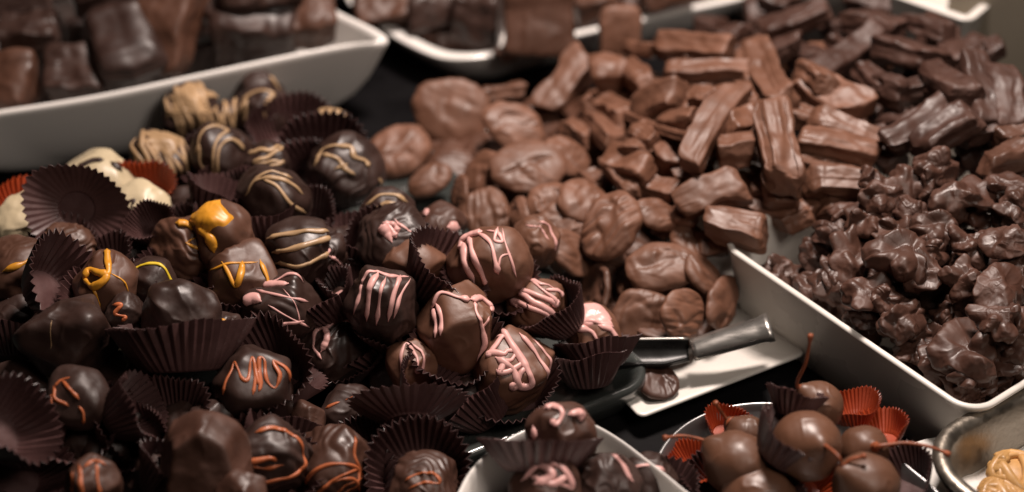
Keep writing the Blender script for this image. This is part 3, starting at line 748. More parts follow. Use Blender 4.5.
def patty_mesh(seed, a, b, h, rip=0.04, slit=0.0, ring=0.0):
    off = np.array([seed * 2.3 % 40, seed * 1.1 % 40, seed * 5.3 % 40])
    D, F = dirs(40)
    q = (np.abs(D) ** 2.0).sum(axis=1) ** -0.5
    V = D * q[:, None]
    rad = np.hypot(V[:, 0], V[:, 1])
    # a disc with a rounded rim: superellipse in section
    z = np.sign(V[:, 2]) * (np.maximum(0, 1 - np.clip(rad, 0, 1) ** 2) ** 0.5)
    rr = np.sign(1) * np.clip(rad, 0, 1) ** 0.60
    az = np.arctan2(V[:, 1], V[:, 0])
    c = np.stack([np.cos(az), np.sin(az), az * 0], axis=1)
    out = 1 + 0.10 * vnoise(c * 1.1 + off, seed) + 0.05 * vnoise(c * 2.6 + off, seed + 1)
    X = rr * out * np.cos(az) * a
    Y = rr * out * np.sin(az) * b
    Z = z ** 1 * h
    top = np.clip(z, 0, 1)
    pp = np.stack([X / a, Y / b, Z * 0], axis=1)
    dsp = 0.22 * h * fbm(pp * 1.1 + off, seed + 2, 2)
    wave = np.sin(7.5 * (pp[:, 0] * math.cos(seed) + pp[:, 1] * math.sin(seed)) + 2.6 * vnoise(pp * 1.3 + off, seed + 6))
    dsp += 0.7 * rip * (np.abs(wave) ** 1.4) * np.clip(0.5 + vnoise(pp * 1.2 - off, seed + 8), 0, 1)
    if slit:
        dd = pp[:, 1] - 0.15 * np.sin(pp[:, 0] * 3 + seed)
        dsp -= slit * np.exp(-(dd / 0.055) ** 2) * np.clip(1.3 - np.abs(pp[:, 0] + 0.1) * 1.7, 0, 1)
    if ring:
        dsp -= ring * np.exp(-(rad / 0.72) ** 6)
    u2 = pp[:, 0] * math.cos(seed + 0.6) + pp[:, 1] * math.sin(seed + 0.6)
    st = vnoise(np.stack([u2 * 9 + 1.3 * vnoise(pp * 1.6 + off, seed + 30), (pp[:, 1] * math.cos(seed + 0.6) - pp[:, 0] * math.sin(seed + 0.6)) * 1.2, u2 * 0 + seed], axis=1), seed + 31)
    dsp += (0.012 + 0.30 * rip) * a ** 0 * st * np.clip(0.65 + 1.2 * vnoise(pp * 0.9 + off, seed + 33), 0, 1) * a * 0.75
    dsp += 0.05 * a * (1 - 2 * np.abs(vnoise(pp * 1.5 - off, seed + 35))) * np.clip(vnoise(pp * 0.8 - off, seed + 36) + 0.2, 0, 1)
    rs = np.random.RandomState(seed)
    for _ in range(3):
        ph, o1, cv = rs.uniform(0, 6.28), rs.uniform(-0.5, 0.5), rs.uniform(-0.7, 0.7)
        t1 = pp[:, 0] * math.cos(ph) + pp[:, 1] * math.sin(ph)
        t2 = pp[:, 1] * math.cos(ph) - pp[:, 0] * math.sin(ph)
        dd = t1 - o1 - cv * t2 * t2 + 0.10 * vnoise(pp * 2.2 + off, seed + 50)
        dsp += 0.036 * a * np.tanh(dd / 0.05) * np.exp(-(dd / 0.28) ** 2) * np.clip(1.1 - np.abs(t2 - rs.uniform(-0.4, 0.4)) * 1.4, 0, 1)
    Z = Z + dsp * top
    Z -= 0.12 * h * vnoise(pp * 1.6 + off, seed + 3) * np.clip(-z, 0, 1)
    N = np.stack([X, Y, Z], axis=1)
    N *= (1 + 0.03 * fbm(N * 2.2 + off, seed + 5, 2))[:, None]
    return N, F


def patty(px, py, w, label, asp=0.85, thick=0.30, az=0, t=20, spin=None, dz=0, z=None, mat=None, name='chocolate_patty', rip=0.05, slit=0.0, ring=0.0, group=None):
    _pn[0] += 1
    seed = _pn[0] * 11 + 2
    z = (zm(px, py) if z is None else z) + dz
    c = P(px, py, z)
    r = cm_of(w, c) / 2 * 1.05
    V, F = patty_mesh(seed, r, r * asp, r * thick * 0.76, rip * r, slit * r, ring * r)
    R = tilt(az, t, rng.uniform(0, 360) if spin is None else spin)
    return link(name, mesh(name, V, F, mat or MILK), c, R, label, 'chocolate patty', group)


patty(450, 114, 70, 'big round milk chocolate patty standing on edge by black table', 1.0, 0.30, 5, 50, 0, rip=0.03)
patty(398, 152, 68, 'creased milk chocolate lump lowest beside the black tray edge', 0.8, 0.40, 0, 25, 30, slit=0.15)
patty(430, 180, 48, 'low milk chocolate piece in front of the big upright patty', 0.7, 0.35, 340, 25)
patty(513, 126, 68, 'oval milk chocolate patty next to lone thick bar', 0.72, 0.24, 20, 32, 340, rip=0.06)
patty(530, 168, 80, 'smooth milk chocolate patty with slit across its top', 0.78, 0.26, 10, 20, 15, slit=0.16, rip=0.02)
patty(566, 157, 52, 'milk chocolate patty tucked behind the slit one', 0.9, 0.3, 60, 30)
patty(481, 174, 52, 'milk chocolate patty leaning against the slit one', 0.9, 0.3, 300, 45)
patty(459, 197, 44, 'narrow milk chocolate patty seen edge on beside tray edge', 0.9, 0.3, 280, 70)
patty(485, 214, 56, 'finely ridged milk chocolate patty above the pink tray', 0.85, 0.34, 350, 35, rip=0.12)
patty(520, 214, 40, 'small oval milk chocolate patty standing between two ridged patties', 0.7, 0.36, 290, 55, 90)
patty(550, 202, 52, 'knobbly milk chocolate patty below slit patty', 0.8, 0.36, 20, 25, rip=0.12)
patty(583, 202, 54, 'round milk chocolate patty with dimpled top', 0.95, 0.34, 40, 25, rip=0.05)
patty(562, 226, 60, 'milk chocolate patty with curling ripples behind tan ridged truffle', 0.85, 0.36, 350, 30, rip=0.14)
patty(570, 252, 50, 'milk chocolate patty behind brown cup points', 0.9, 0.34, 60, 40)
patty(612, 224, 80, 'large milk chocolate patty with slanting furrows', 0.72, 0.34, 320, 30, 60, rip=0.13)
patty(658, 215, 50, 'pale milk chocolate patty beside large furrowed one', 0.75, 0.36, 60, 30)
patty(664, 267, 72, 'broad milk chocolate patty with lengthwise line above the scoop', 0.75, 0.36, 10, 22, 5, slit=0.08, rip=0.03)
patty(702, 274, 48, 'milk chocolate patty tucked behind the lined patty', 0.8, 0.34, 70, 35)
patty(632, 283, 40, 'small knob of milk chocolate at the end of lined patty', 0.8, 0.4, 300, 30, dz=-0.4)
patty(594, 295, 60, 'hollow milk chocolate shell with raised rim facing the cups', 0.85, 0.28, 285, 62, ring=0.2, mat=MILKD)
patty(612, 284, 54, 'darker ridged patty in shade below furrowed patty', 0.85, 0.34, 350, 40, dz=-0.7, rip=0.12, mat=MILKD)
patty(640, 316, 60, 'round milk chocolate patty leaning behind the scoop blade', 0.9, 0.28, 0, 48, rip=0.06)
patty(682, 314, 52, 'ruffled milk chocolate patty second behind scoop blade', 0.95, 0.3, 40, 55, rip=0.12)
patty(722, 302, 60, 'thin milk chocolate patty on edge beside the scoop handle', 0.72, 0.26, 60, 62, 70, rip=0.04)
patty(655, 293, 46, 'milk chocolate patty mostly hidden under lined patty', 0.9, 0.3, 0, 20, dz=-0.8)
patty(700, 296, 40, 'small patty wedged between ruffled patty and lined patty', 0.9, 0.34, 30, 40, dz=-0.5)
patty(505, 190, 40, 'milk chocolate patty in the gap under slit patty', 0.9, 0.3, 330, 35, dz=-0.9)
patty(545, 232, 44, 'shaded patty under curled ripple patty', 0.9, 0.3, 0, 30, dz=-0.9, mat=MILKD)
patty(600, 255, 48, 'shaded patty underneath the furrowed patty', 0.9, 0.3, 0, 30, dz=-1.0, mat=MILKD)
patty(690, 243, 44, 'small milk chocolate patty between lined patty and stick ends', 0.85, 0.34, 20, 25, dz=-0.3)
patty(655, 379, 54, 'dark brown disc lying below scoop on plate', 0.8, 0.3, 0, 4, z=1.1, mat=SEMI)  # flat dark brown disc on the plate, just below the blade


for bx, by in ((440, 152), (470, 152), (492, 148), (512, 150), (455, 172), (520, 190), (548, 140), (535, 118), (500, 200), (575, 180), (600, 200), (640, 240), (590, 270), (620, 300), (660, 330), (700, 322), (560, 110), (590, 150), (690, 290), (625, 255)):
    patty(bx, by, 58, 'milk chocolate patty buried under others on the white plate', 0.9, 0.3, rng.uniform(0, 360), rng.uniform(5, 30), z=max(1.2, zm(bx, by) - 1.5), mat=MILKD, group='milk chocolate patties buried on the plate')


# ------------------------------------------------------------------ sticks, slabs and blocks
_sn = [0]


def bar_mesh(seed, L, W, H, p=8.0, groove=0.022, rough=0.06, taper=0.18, bend=0.05, n=30, cut=0.0, slant=0.5):
    off = np.array([seed * 1.7 % 40, seed * 3.1 % 40, seed * 4.3 % 40])
    V, F = grid(n)
    nr = (np.abs(V) ** p).sum(axis=1) ** (-1 / p)
    U = V * nr[:, None]
    rr = np.random.RandomState(seed)
    tx, ty, b1, b2 = rr.uniform(-1, 1, 4)
    x = U[:, 0]
    wy = 1 + taper * tx * x + 0.10 * vnoise(np.stack([x * 1.6, x * 0, x * 0], axis=1) + off, seed)
    wz = 1 + taper * ty * x + 0.12 * vnoise(np.stack([x * 1.6, x * 0 + 5, x * 0], axis=1) + off, seed)
    X = x * L / 2 + cut * W * 0.5 * U[:, 1] * np.abs(x)
    Y = U[:, 1] * W / 2 * wy
    Z = U[:, 2] * H / 2 * wz
    # furrows along the length
    fy = np.sin(U[:, 1] * 4.2 + seed + 1.6 * vnoise(np.stack([x, x * 0, x * 0], axis=1) + off, seed + 3))
    fz = np.sin(U[:, 2] * 5.0 + seed * 2)
    Z += groove * H * fy * np.sign(U[:, 2]) * (np.abs(U[:, 2]) > 0.7)
    Y += groove * W * fz * np.sign(U[:, 1]) * (np.abs(U[:, 1]) > 0.7)
    Y += bend * b1 * L * (x * x - 0.4)
    Z += bend * b2 * L * (x * x - 0.4)
    N = np.stack([X, Y, Z], axis=1)
    s = (W + H) / 2
    for k in range(3):
        N[:, k] += rough * s * fbm(N / s * 1.5 + off + 9 * k, seed + 20 + k, 3)
    # drips and ridges of coating running lengthwise, and broken slanted ends
    Q = np.stack([N[:, 0] / s * 0.55, N[:, 1] / s * 2.6, N[:, 2] / s * 2.6], axis=1) + off
    rd = np.clip(1 - 2.2 * np.abs(vnoise(Q, seed + 41)), 0, 1) ** 2
    rad = U.copy(); rad[:, 0] = 0
    N += rad * (0.085 * s * (rd - 0.25))[:, None] * (0.4 + 3.5 * groove)
    sl = np.random.RandomState(seed + 5).uniform(-0.45, 0.45, 4)
    e = np.clip(np.abs(x) - 0.55, 0, 1) / 0.45
    N[:, 0] += e * W * np.where(x > 0, sl[0] * U[:, 1] + sl[1] * U[:, 2], sl[2] * U[:, 1] + sl[3] * U[:, 2]) * slant
    return N, F


def bar(x1, y1, x2, y2, w, label, zf=None, z1=None, z2=None, dz=0, mat=None, name='chocolate_stick', cat='chocolate stick', hr=0.85, roll=None, group=None, **kw):
    _sn[0] += 1
    seed = _sn[0] * 17 + 3
    zf = zf or zm
    a = P(x1, y1, (zf(x1, y1) if z1 is None else z1) + dz)
    b = P(x2, y2, (zf(x2, y2) if z2 is None else z2) + dz)
    c = (a + b) / 2
    d = b - a
    L = np.linalg.norm(d)
    ex = d / L
    ez = np.array([0, 0, 1.0]) - ex * ex[2]
    if np.linalg.norm(ez) < 0.3:
        ez = np.array([0, -1.0, 0]) - ex * (-ex[1])
    ez /= np.linalg.norm(ez)
    ey = np.cross(ez, ex)
    R = np.stack([ex, ey, ez], axis=1)
    rl = rng.uniform(-25, 25) if roll is None else roll
    R = R @ rot((1, 0, 0), math.radians(rl))
    W = cm_of(w, c) * (0.93 if name == 'chocolate_stick' else 1.0)
    V, F = bar_mesh(seed, L, W, W * hr, **kw)
    return link(name, mesh(name, V, F, mat or MILK), c, R, label, cat, group)


MS = [
    (544, 110, 586, 56, 34, 'thick milk chocolate bar leaning alone against the black table', dict(z1=2.2, z2=3.6, roll=10)),
    (482, 95, 524, 89, 17, 'thin milk chocolate stick lying behind the big round patty', dict(z1=2.4, z2=2.4)),
    (607, 162, 634, 194, 18, 'slim plain stick poking out between patties and chunks', dict()),
    (594, 78, 624, 74, 36, 'square milk chocolate chunk below the upright slab', dict(hr=1.1)),
    (655, 44, 732, 50, 30, 'long thick milk chocolate slab at the top of the heap', dict(roll=35, hr=0.9)),
    (664, 72, 758, 70, 22, 'long milk chocolate slab lying below the topmost slab', dict(roll=10, bend=0.02)),
    (622, 66, 648, 86, 26, 'chunk with rough end beside two long slabs', dict()),
    (626, 46, 652, 52, 18, 'small milk chocolate chunk at the foot of upright slab', dict()),
    (640, 110, 680, 92, 34, 'angular milk chocolate chunk under the long slabs', dict(hr=0.8, roll=30)),
    (618, 112, 700, 142, 14, 'thin ragged milk chocolate splinter below angular chunk', dict(hr=0.7, bend=0.1)),
    (690, 96, 714, 100, 22, 'short rough stick end under the lower long slab', dict()),
    (664, 124, 694, 118, 26, 'milk chocolate chunk left of the pale long stick', dict(dz=-0.2)),
    (686, 166, 737, 88, 31, 'long pale milk chocolate stick tilted down in mid heap', dict(dz=0.5, roll=5, rough=0.04)),
    (740, 84, 752, 106, 18, 'ragged broken crumb against the pale long stick', dict(rough=0.14)),
    (716, 152, 752, 148, 34, 'blocky milk chocolate chunk right of pale stick', dict(dz=-0.3)),
    (756, 50, 784, 106, 32, 'milk chocolate stick with lengthwise groove under dark sticks', dict(roll=20, groove=0.05)),
    (770, 108, 786, 186, 38, 'upright milk chocolate stick with deep grooves at heap centre', dict(z1=6.9, z2=5.8, groove=0.055, roll=0)),
    (795, 78, 864, 112, 40, 'wide milk chocolate slab with knobbly pale end', dict(roll=15, hr=0.7, rough=0.08)),
    (804, 68, 828, 86, 26, 'pale knob of chocolate on the wide slab', dict(dz=0.35, rough=0.1)),
    (812, 116, 884, 142, 24, 'milk chocolate stick beneath the wide slab', dict()),
    (797, 138, 878, 156, 30, 'long milk chocolate stick pointing to the nut clusters', dict(roll=5)),
    (806, 180, 876, 184, 34, 'short thick milk chocolate stick beside nut clusters', dict(roll=25)),
    (798, 160, 850, 172, 14, 'thin stick lying between two thick sticks by nut clusters', dict()),
    (678, 204, 745, 184, 36, 'curved milk chocolate piece lying across the heap front', dict(roll=30, bend=0.12, hr=0.7)),
    (706, 220, 766, 236, 34, 'milk chocolate stick ending at white tray rim', dict(hr=0.9, roll=15)),
    (708, 230, 716, 256, 28, 'short grooved chunk below the stick at tray rim', dict(dz=-0.7, groove=0.05)),
    (776, 176, 784, 208, 34, 'shaded chunk under the upright grooved stick', dict(dz=-0.5)),
    (664, 142, 670, 168, 27, 'square chunk left of the pale stick foot', dict(dz=-0.5)),
    (612, 162, 648, 172, 34, 'squared milk chocolate chunk beside the slim stick', dict(hr=0.8, dz=-0.3)),
    (588, 118, 616, 142, 30, 'milk chocolate chunk with upright splinter', dict(dz=-0.3)),
    (586, 96, 590, 122, 12, 'thin upright splinter of milk chocolate', dict(z1=4.6, z2=3.6)),
    (562, 128, 592, 140, 26, 'rough lump behind the slit patty', dict(dz=-0.3, rough=0.1)),
    (620, 148, 650, 146, 22, 'curved chip resting above squared chunk', dict(bend=0.2, hr=0.5)),
    (636, 130, 654, 144, 22, 'little folded chip beside the ragged splinter', dict(rough=0.1)),
    (600, 104, 632, 122, 34, 'dark sided block of milk chocolate below square chunk', dict(dz=-0.5)),
    (672, 176, 702, 172, 24, 'short chunk in shade below the pale stick', dict(dz=-0.8)),
    (640, 184, 676, 196, 28, 'shaded chunk behind the pale patty', dict(dz=-0.7)),
    (732, 180, 752, 206, 24, 'shaded stick end behind curved piece', dict(dz=-0.9)),
    (744, 176, 764, 200, 26, 'dark shaded stick left of the grooved chunk', dict(dz=-1.0)),
    (780, 226, 812, 214, 24, 'low milk chocolate stick behind the white tray rim', dict(dz=-0.9)),
    (752, 206, 792, 218, 24, 'stick in shade above the white tray corner', dict(dz=-0.9)),
    (820, 206, 860, 200, 22, 'milk chocolate stick touching the back nut clusters', dict(dz=-0.6)),
    (740, 62, 758, 90, 26, 'milk chocolate stump beside grooved stick', dict(dz=-0.4)),
    (700, 118, 716, 128, 24, 'milk chocolate lump hidden behind pale stick', dict(dz=-0.6)),
    (760, 108, 768, 140, 26, 'grooved chunk squeezed beside the upright stick', dict(dz=-0.4, groove=0.05)),
    (790, 112, 812, 122, 26, 'dim chunk under the knobbly wide slab', dict(dz=-0.6)),
    (728, 128, 756, 118, 28, 'dim chunk under the broken crumb', dict(dz=-0.4)),
    (660, 226, 690, 214, 26, 'chip of milk chocolate beside the pale patty', dict(dz=-0.5)),
    (586, 178, 606, 190, 26, 'shaded lump between dimpled patty and slim stick', dict(dz=-0.8)),
]
for x1, y1, x2, y2, w, lab, kw in MS:
    bar(x1, y1, x2, y2, w, lab, **kw)

zd = idw([(800, 22, 6), (905, 60, 7), (940, 130, 7), (860, 40, 6.5), (990, 90, 8), (740, 40, 4.4), (870, 110, 6.3), (1010, 150, 7), (900, 170, 6.2)])
DS = [
    (764, 34, 830, 8, 28, 'long dark stick lying highest near white dish rim', dict()),
    (722, 42, 748, 32, 34, 'dark lump in shadow behind topmost milk slab', dict(rough=0.1)),
    (760, 62, 800, 40, 24, 'dark stick in shadow behind grooved milk stick', dict()),
    (812, 78, 880, 30, 28, 'greyish dark stick slanting up behind wide milk slab', dict()),
    (846, 20, 900, 30, 26, 'dark stick below the far white tray', dict()),
    (880, 48, 936, 62, 40, 'broad dark slab below the far tray edge', dict(hr=0.7)),
    (905, 20, 950, 34, 24, 'dark stick touching far white tray edge', dict()),
    (874, 84, 906, 96, 32, 'dark chunk with bright crumb beside wide milk slab', dict(rough=0.1)),
    (860, 66, 884, 92, 24, 'dark stick end between grey stick and broad slab', dict()),
    (886, 146, 950, 104, 34, 'grooved dark stick above the nut clusters', dict(groove=0.05)),
    (916, 152, 976, 112, 34, 'second grooved dark stick lying alongside its twin', dict(groove=0.05, dz=0.2)),
    (926, 70, 968, 100, 34, 'dark stick crossing above the grooved pair', dict()),
    (906, 92, 950, 80, 26, 'dark piece between broad slab and grooved pair', dict(dz=-0.3)),
    (972, 60, 990, 128, 34, 'tall dark stick leaning before the beige board', dict(z1=7.7, z2=7)),
    (1000, 70, 1012, 130, 34, 'dark stick at frame edge before the beige board', dict(z1=7.7, z2=7)),
    (950, 120, 985, 140, 30, 'dark stick foot behind flat nut cluster', dict(dz=-0.4)),
    (984, 168, 1030, 150, 32, 'lighter brown stick at frame edge behind clusters', dict(mat=MILKD, dz=-0.2)),
    (1000, 142, 1032, 128, 28, 'light brown stick above its neighbour at frame edge', dict(mat=MILKD, dz=-0.2)),
    (884, 118, 912, 126, 30, 'dim dark stick behind the grooved pair', dict(dz=-0.8)),
    (870, 130, 896, 166, 30, 'dark stump beside the long milk stick', dict(dz=-0.9)),
    (830, 40, 862, 54, 24, 'dim dark stick under the greyish one', dict(dz=-0.9)),
    (790, 52, 830, 62, 26, 'dim dark stick behind knobbly milk slab', dict(dz=-1.0)),
    (940, 40, 964, 66, 26, 'dim dark stick under far tray edge', dict(dz=-0.8)),
    (700, 24, 722, 30, 24, 'dim dark lump at the white dish foot', dict(z1=2.5, z2=2.5)),
    (770, 8, 800, -6, 30, 'dim dark chunk at top frame edge', dict(z1=4.5, z2=4.5)),
    (850, -4, 890, 8, 26, 'dim dark stick reaching the top frame edge', dict(z1=5, z2=5)),
]
DSM = make_mat('dark_stick_chocolate', (0.054, 0.024, 0.0165), 0.52, 0.28, 90, 0.4, 220, 0.0005)
for x1, y1, x2, y2, w, lab, kw in DS:
    kw = dict(kw); kw.setdefault('mat', DSM)
    bar(x1, y1, x2, y2, w, lab, zf=zd, **kw)

# blocks in the two dishes at the back
BL = [
    (-2, 36, 58, 34, 42, 'low dark block resting behind the white dish rim at frame edge', 4.6, dict(hr=0.9, mat=BLOCK, rough=0.08, roll=8)),
    (48, 78, 104, 76, 54, 'rough dark block behind the white dish rim', 3.6, dict(hr=0.9, mat=BLOCK, rough=0.08, roll=25)),
    (-20, 82, 34, 84, 56, 'smooth brown block cut by the frame edge', 3.6, dict(hr=0.9, mat=MILKD, roll=40)),
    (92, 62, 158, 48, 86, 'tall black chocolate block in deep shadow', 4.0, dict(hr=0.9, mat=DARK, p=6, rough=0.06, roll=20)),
    (156, 74, 178, -28, 56, 'tall brown lit chocolate slab standing in the dish', 4.5, dict(hr=0.8, mat=MILKD, z1=3.4, z2=7.0, roll=0)),
    (204, 26, 290, 16, 82, 'large rough dark cube resting just behind the white dish rim', 4.3, dict(hr=0.9, mat=BLOCK, rough=0.07, roll=20, p=7)),
    (286, 22, 336, 18, 46, 'brown block beside the large rough cube', 4.4, dict(hr=0.9, mat=MILKD, roll=25)),
    (-10, 2, 50, -6, 34, 'dim block at the top frame corner', 5.5, dict(mat=DARK)),
    (70, -4, 140, -16, 50, 'dim dark block at the top frame edge', 5.5, dict(mat=DARK)),
    (218, -12, 300, -20, 46, 'dark block stacked on the large rough cube', 6.4, dict(mat=BLOCK, rough=0.07)),
]
for x1, y1, x2, y2, w, lab, z, kw in BL:
    kw = dict(kw); kw.setdefault('z1', z); kw.setdefault('z2', z)
    bar(x1, y1, x2, y2, w, lab, name='chocolate_block', cat='chocolate block', taper=0.06, bend=0.02, groove=0.0, slant=0.1, **kw)
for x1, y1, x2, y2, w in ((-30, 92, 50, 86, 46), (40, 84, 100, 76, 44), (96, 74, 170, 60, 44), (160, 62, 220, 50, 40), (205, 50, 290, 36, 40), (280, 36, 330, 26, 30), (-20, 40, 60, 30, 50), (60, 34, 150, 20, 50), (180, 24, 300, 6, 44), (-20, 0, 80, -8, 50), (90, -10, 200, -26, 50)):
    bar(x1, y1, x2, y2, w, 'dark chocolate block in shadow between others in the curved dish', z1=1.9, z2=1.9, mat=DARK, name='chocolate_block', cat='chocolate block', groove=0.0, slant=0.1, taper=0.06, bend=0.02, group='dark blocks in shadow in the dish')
for x1, y1, x2, y2, w in ((390, 22, 440, 34, 30), (436, 36, 500, 38, 30), (560, 20, 620, 10, 30), (620, 6, 700, -10, 28), (460, 6, 560, 0, 40)):
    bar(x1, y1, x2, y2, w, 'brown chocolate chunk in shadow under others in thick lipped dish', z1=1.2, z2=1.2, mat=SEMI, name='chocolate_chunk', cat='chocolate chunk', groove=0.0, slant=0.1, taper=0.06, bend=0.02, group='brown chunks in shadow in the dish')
BM = [
    (352, 8, 410, 4, 50, 'brown chocolate chunk behind thick lipped dish corner', 2.6, dict(mat=MILKD, rough=0.08, roll=30)),
    (404, 16, 452, 8, 42, 'shaded chocolate chunk lying in the thick lipped dish', 2.6, dict(mat=BLOCK, rough=0.08)),
    (456, 12, 500, 18, 58, 'dark rough chunk beside the large milk slab', 2.8, dict(mat=BLOCK, rough=0.09)),
    (540, 54, 538, -14, 70, 'large square milk chocolate slab hanging over dish lip', 3.5, dict(z1=2.4, z2=5.2, hr=0.45, mat=MILKD, roll=0, p=8, rough=0.03)),
    (572, 6, 612, -2, 36, 'brown chunk behind the upright milk slab', 2.8, dict(mat=MILKD)),
    (640, -4, 690, -12, 34, 'brown chunk at the top frame edge in dish', 2.8, dict(mat=MILKD)),
    (498, 57, 514, 50, 14, 'small milk chocolate drip at the slab foot on dish lip', 2.2, dict(mat=MILKD, rough=0.1)),
]
for x1, y1, x2, y2, w, lab, z, kw in BM:
    kw = dict(kw); kw.setdefault('z1', z); kw.setdefault('z2', z)
    bar(x1, y1, x2, y2, w, lab, name='chocolate_chunk', cat='chocolate chunk', taper=0.06, bend=0.02, groove=0.0, slant=0.1, **kw)
bar(621, 60, 620, 6, 40, 'flat milk chocolate slab standing upright against the dish', z1=2.4, z2=4.8, hr=0.4, roll=0, p=7, rough=0.03, groove=0.0, slant=0.1, name='chocolate_tablet', cat='chocolate tablet')


# ------------------------------------------------------------------ nut clusters
def cluster_mesh(seed):
    """whole nuts under a thick uneven coat: a few almond and pecan shapes melted together"""
    rr = np.random.RandomState(seed)
    D, F = dirs(48)
    n = rr.randint(5, 8)
    lumps = []
    for i in range(n):
        a = rr.uniform(0, 6.28)
        c = np.array([math.cos(a) * 0.55, math.sin(a) * 0.45, rr.uniform(-0.12, 0.22)]) * rr.uniform(0.5, 1.0)
        ax = np.array([0.62, 0.34, 0.20]) * rr.uniform(0.75, 1.2)
        q = np.linalg.qr(rr.normal(size=(3, 3)) * np.array([1, 1, 0.5])[:, None])[0]
        lumps.append((c, ax, q))
    lumps.append((np.zeros(3), np.array([0.66, 0.52, 0.16]), np.eye(3)))
    off = seed * 1.37
    ts = np.linspace(1.5, 0.05, 110)
    r = np.full(len(D), 0.25)
    done = np.zeros(len(D), bool)
    for t in ts:
        pts = D * t
        pts = pts + 0.10 * np.stack([vnoise(pts * 2.3 + off + 7 * k, seed + k) for k in range(3)], axis=1)
        f = 0
        for c, ax, q in lumps:
            l = (np.abs(((pts - c) @ q) / ax) ** 2.2).sum(axis=1) ** (1 / 2.2)
            f = f + np.exp(-8 * (l - 1))
        hit = (f > 1.0) & ~done
        r[hit] = t
        done |= hit
    V = D * r[:, None]
    # laplacian smoothing of the stepped radius
    nb = [[] for _ in range(len(V))]
    E = set()
    for q in F:
        for k in range(4):
            E.add((min(q[k], q[(k + 1) % 4]), max(q[k], q[(k + 1) % 4])))
    E = np.array(list(E))
    for _ in range(2):
        acc = np.zeros(len(V)); cnt = np.zeros(len(V))
        np.add.at(acc, E[:, 0], r[E[:, 1]]); np.add.at(acc, E[:, 1], r[E[:, 0]])
        np.add.at(cnt, E[:, 0], 1); np.add.at(cnt, E[:, 1], 1)
        r = 0.5 * r + 0.5 * acc / cnt
    V = D * r[:, None]
    ridg = 1 - np.abs(vnoise(V * 3.2 + off, seed + 4)) * 2
    r2 = 1 + 0.07 * fbm(V * 2.4 + seed, seed, 3) + 0.05 * np.clip(ridg, 0, 1) ** 2 + 0.012 * vnoise(V * 9 + seed, seed + 6)
    return V * r2[:, None], F


CL = [mesh('nut_cluster', *cluster_mesh(100 + k), SEMI) for k in range(16)]
zc = idw([(955, 415, 3.1), (900, 375, 3.7), (850, 330, 3.9), (790, 290, 3.7), (745, 268, 3.0), (784, 268, 3.3), (815, 255, 3.8), (905, 250, 6), (960, 355, 4.8), (1000, 300, 6), (940, 190, 7), (870, 200, 6.4), (845, 215, 5.2), (1010, 370, 4.2), (870, 275, 5.4), (1010, 220, 7)])
NC = [
    (750, 270, 40, 'nut cluster in the back corner of the tray touching white rim'),
    (797, 289, 42, 'nut cluster second along the front rim from back corner'),
    (784, 268, 28, 'small round nut cluster by the back rim'),
    (824, 304, 50, 'greyish nut cluster third along the front rim'),
    (850, 322, 42, 'nut cluster fourth along the front rim'),
    (882, 339, 60, 'large furrowed nut cluster leaning on middle of front rim'),
    (916, 374, 50, 'nut cluster next after the large furrowed one on rim'),
    (948, 392, 52, 'glossy nut cluster close to the tray corner'),
    (992, 386, 54, 'smooth nut cluster beside the tray side next to corner'),
    (1016, 366, 46, 'nut cluster on tray side at frame edge'),
    (958, 356, 76, 'flat wide nut cluster with petal shaped lumps above corner'),
    (1004, 342, 60, 'nut cluster beyond the flat petal shaped one'),
    (905, 322, 58, 'shiny upright nut cluster in mid tray'),
    (866, 294, 54, 'oval nut cluster above large furrowed one'),
    (836, 280, 44, 'nut cluster lying above the greyish one'),
    (814, 258, 40, 'pale sheened nut cluster against the back rim'),
    (850, 258, 62, 'long dark nut cluster with bright streaks'),
    (905, 254, 74, 'big smooth nut cluster at heap middle'),
    (928, 276, 44, 'thin leaf shaped nut cluster jutting over dark gap'),
    (966, 280, 48, 'knobbly nut cluster beside the dark gap'),
    (996, 288, 68, 'large nut cluster with rounded bumps by frame edge'),
    (996, 318, 50, 'nut cluster hanging below the rounded bumps'),
    (886, 300, 40, 'nut cluster tucked behind shiny upright one'),
    (930, 340, 44, 'dim nut cluster in gap behind flat wide one'),
    (838, 236, 46, 'crumbly nut cluster next to the back rim end'),
    (866, 222, 48, 'crumbly nut cluster below thick milk stick'),
    (894, 232, 46, 'nut cluster in front of crumbly pair'),
    (846, 212, 38, 'small nut cluster at the foot of milk sticks'),
    (884, 200, 46, 'nut cluster between milk stick and dark stick'),
    (908, 186, 48, 'nut cluster below the grooved dark sticks'),
    (912, 212, 44, 'nut cluster with dark hollow behind it'),
    (938, 170, 50, 'nut cluster highest of all below dark sticks'),
    (966, 196, 66, 'flat ledge shaped nut cluster over a dark hollow'),
    (940, 228, 52, 'nut cluster at the mouth of dark hollow'),
    (1002, 184, 48, 'nut cluster beside light brown sticks at edge'),
    (1014, 206, 46, 'glossy nut cluster at frame edge above hollow'),
    (1004, 246, 50, 'nut cluster below the dark hollow at frame edge'),
    (968, 246, 46, 'nut cluster on the floor of the dark hollow'),
    (934, 250, 42, 'nut cluster at the end of big smooth one'),
    (874, 182, 36, 'nut cluster crumb beside end of milk sticks'),
    (1022, 322, 46, 'nut cluster cut off by frame edge in mid heap'),
    (1024, 270, 44, 'nut cluster cut off by frame edge higher up'),
    (975, 326, 46, 'dim nut cluster in gap beside hanging one'),
    (862, 318, 40, 'nut cluster squeezed behind the furrowed one'),
    (972, 408, 36, 'small nut cluster down in the tray corner'),
    (896, 360, 36, 'nut cluster low against the front rim'),
]
rc = np.random.RandomState(21)
TX, TY, T0 = np.array([0.785, 0.62]) / 1.0003, np.array([-0.62, 0.785]) / 1.0003, np.array([16.2, -10.0])


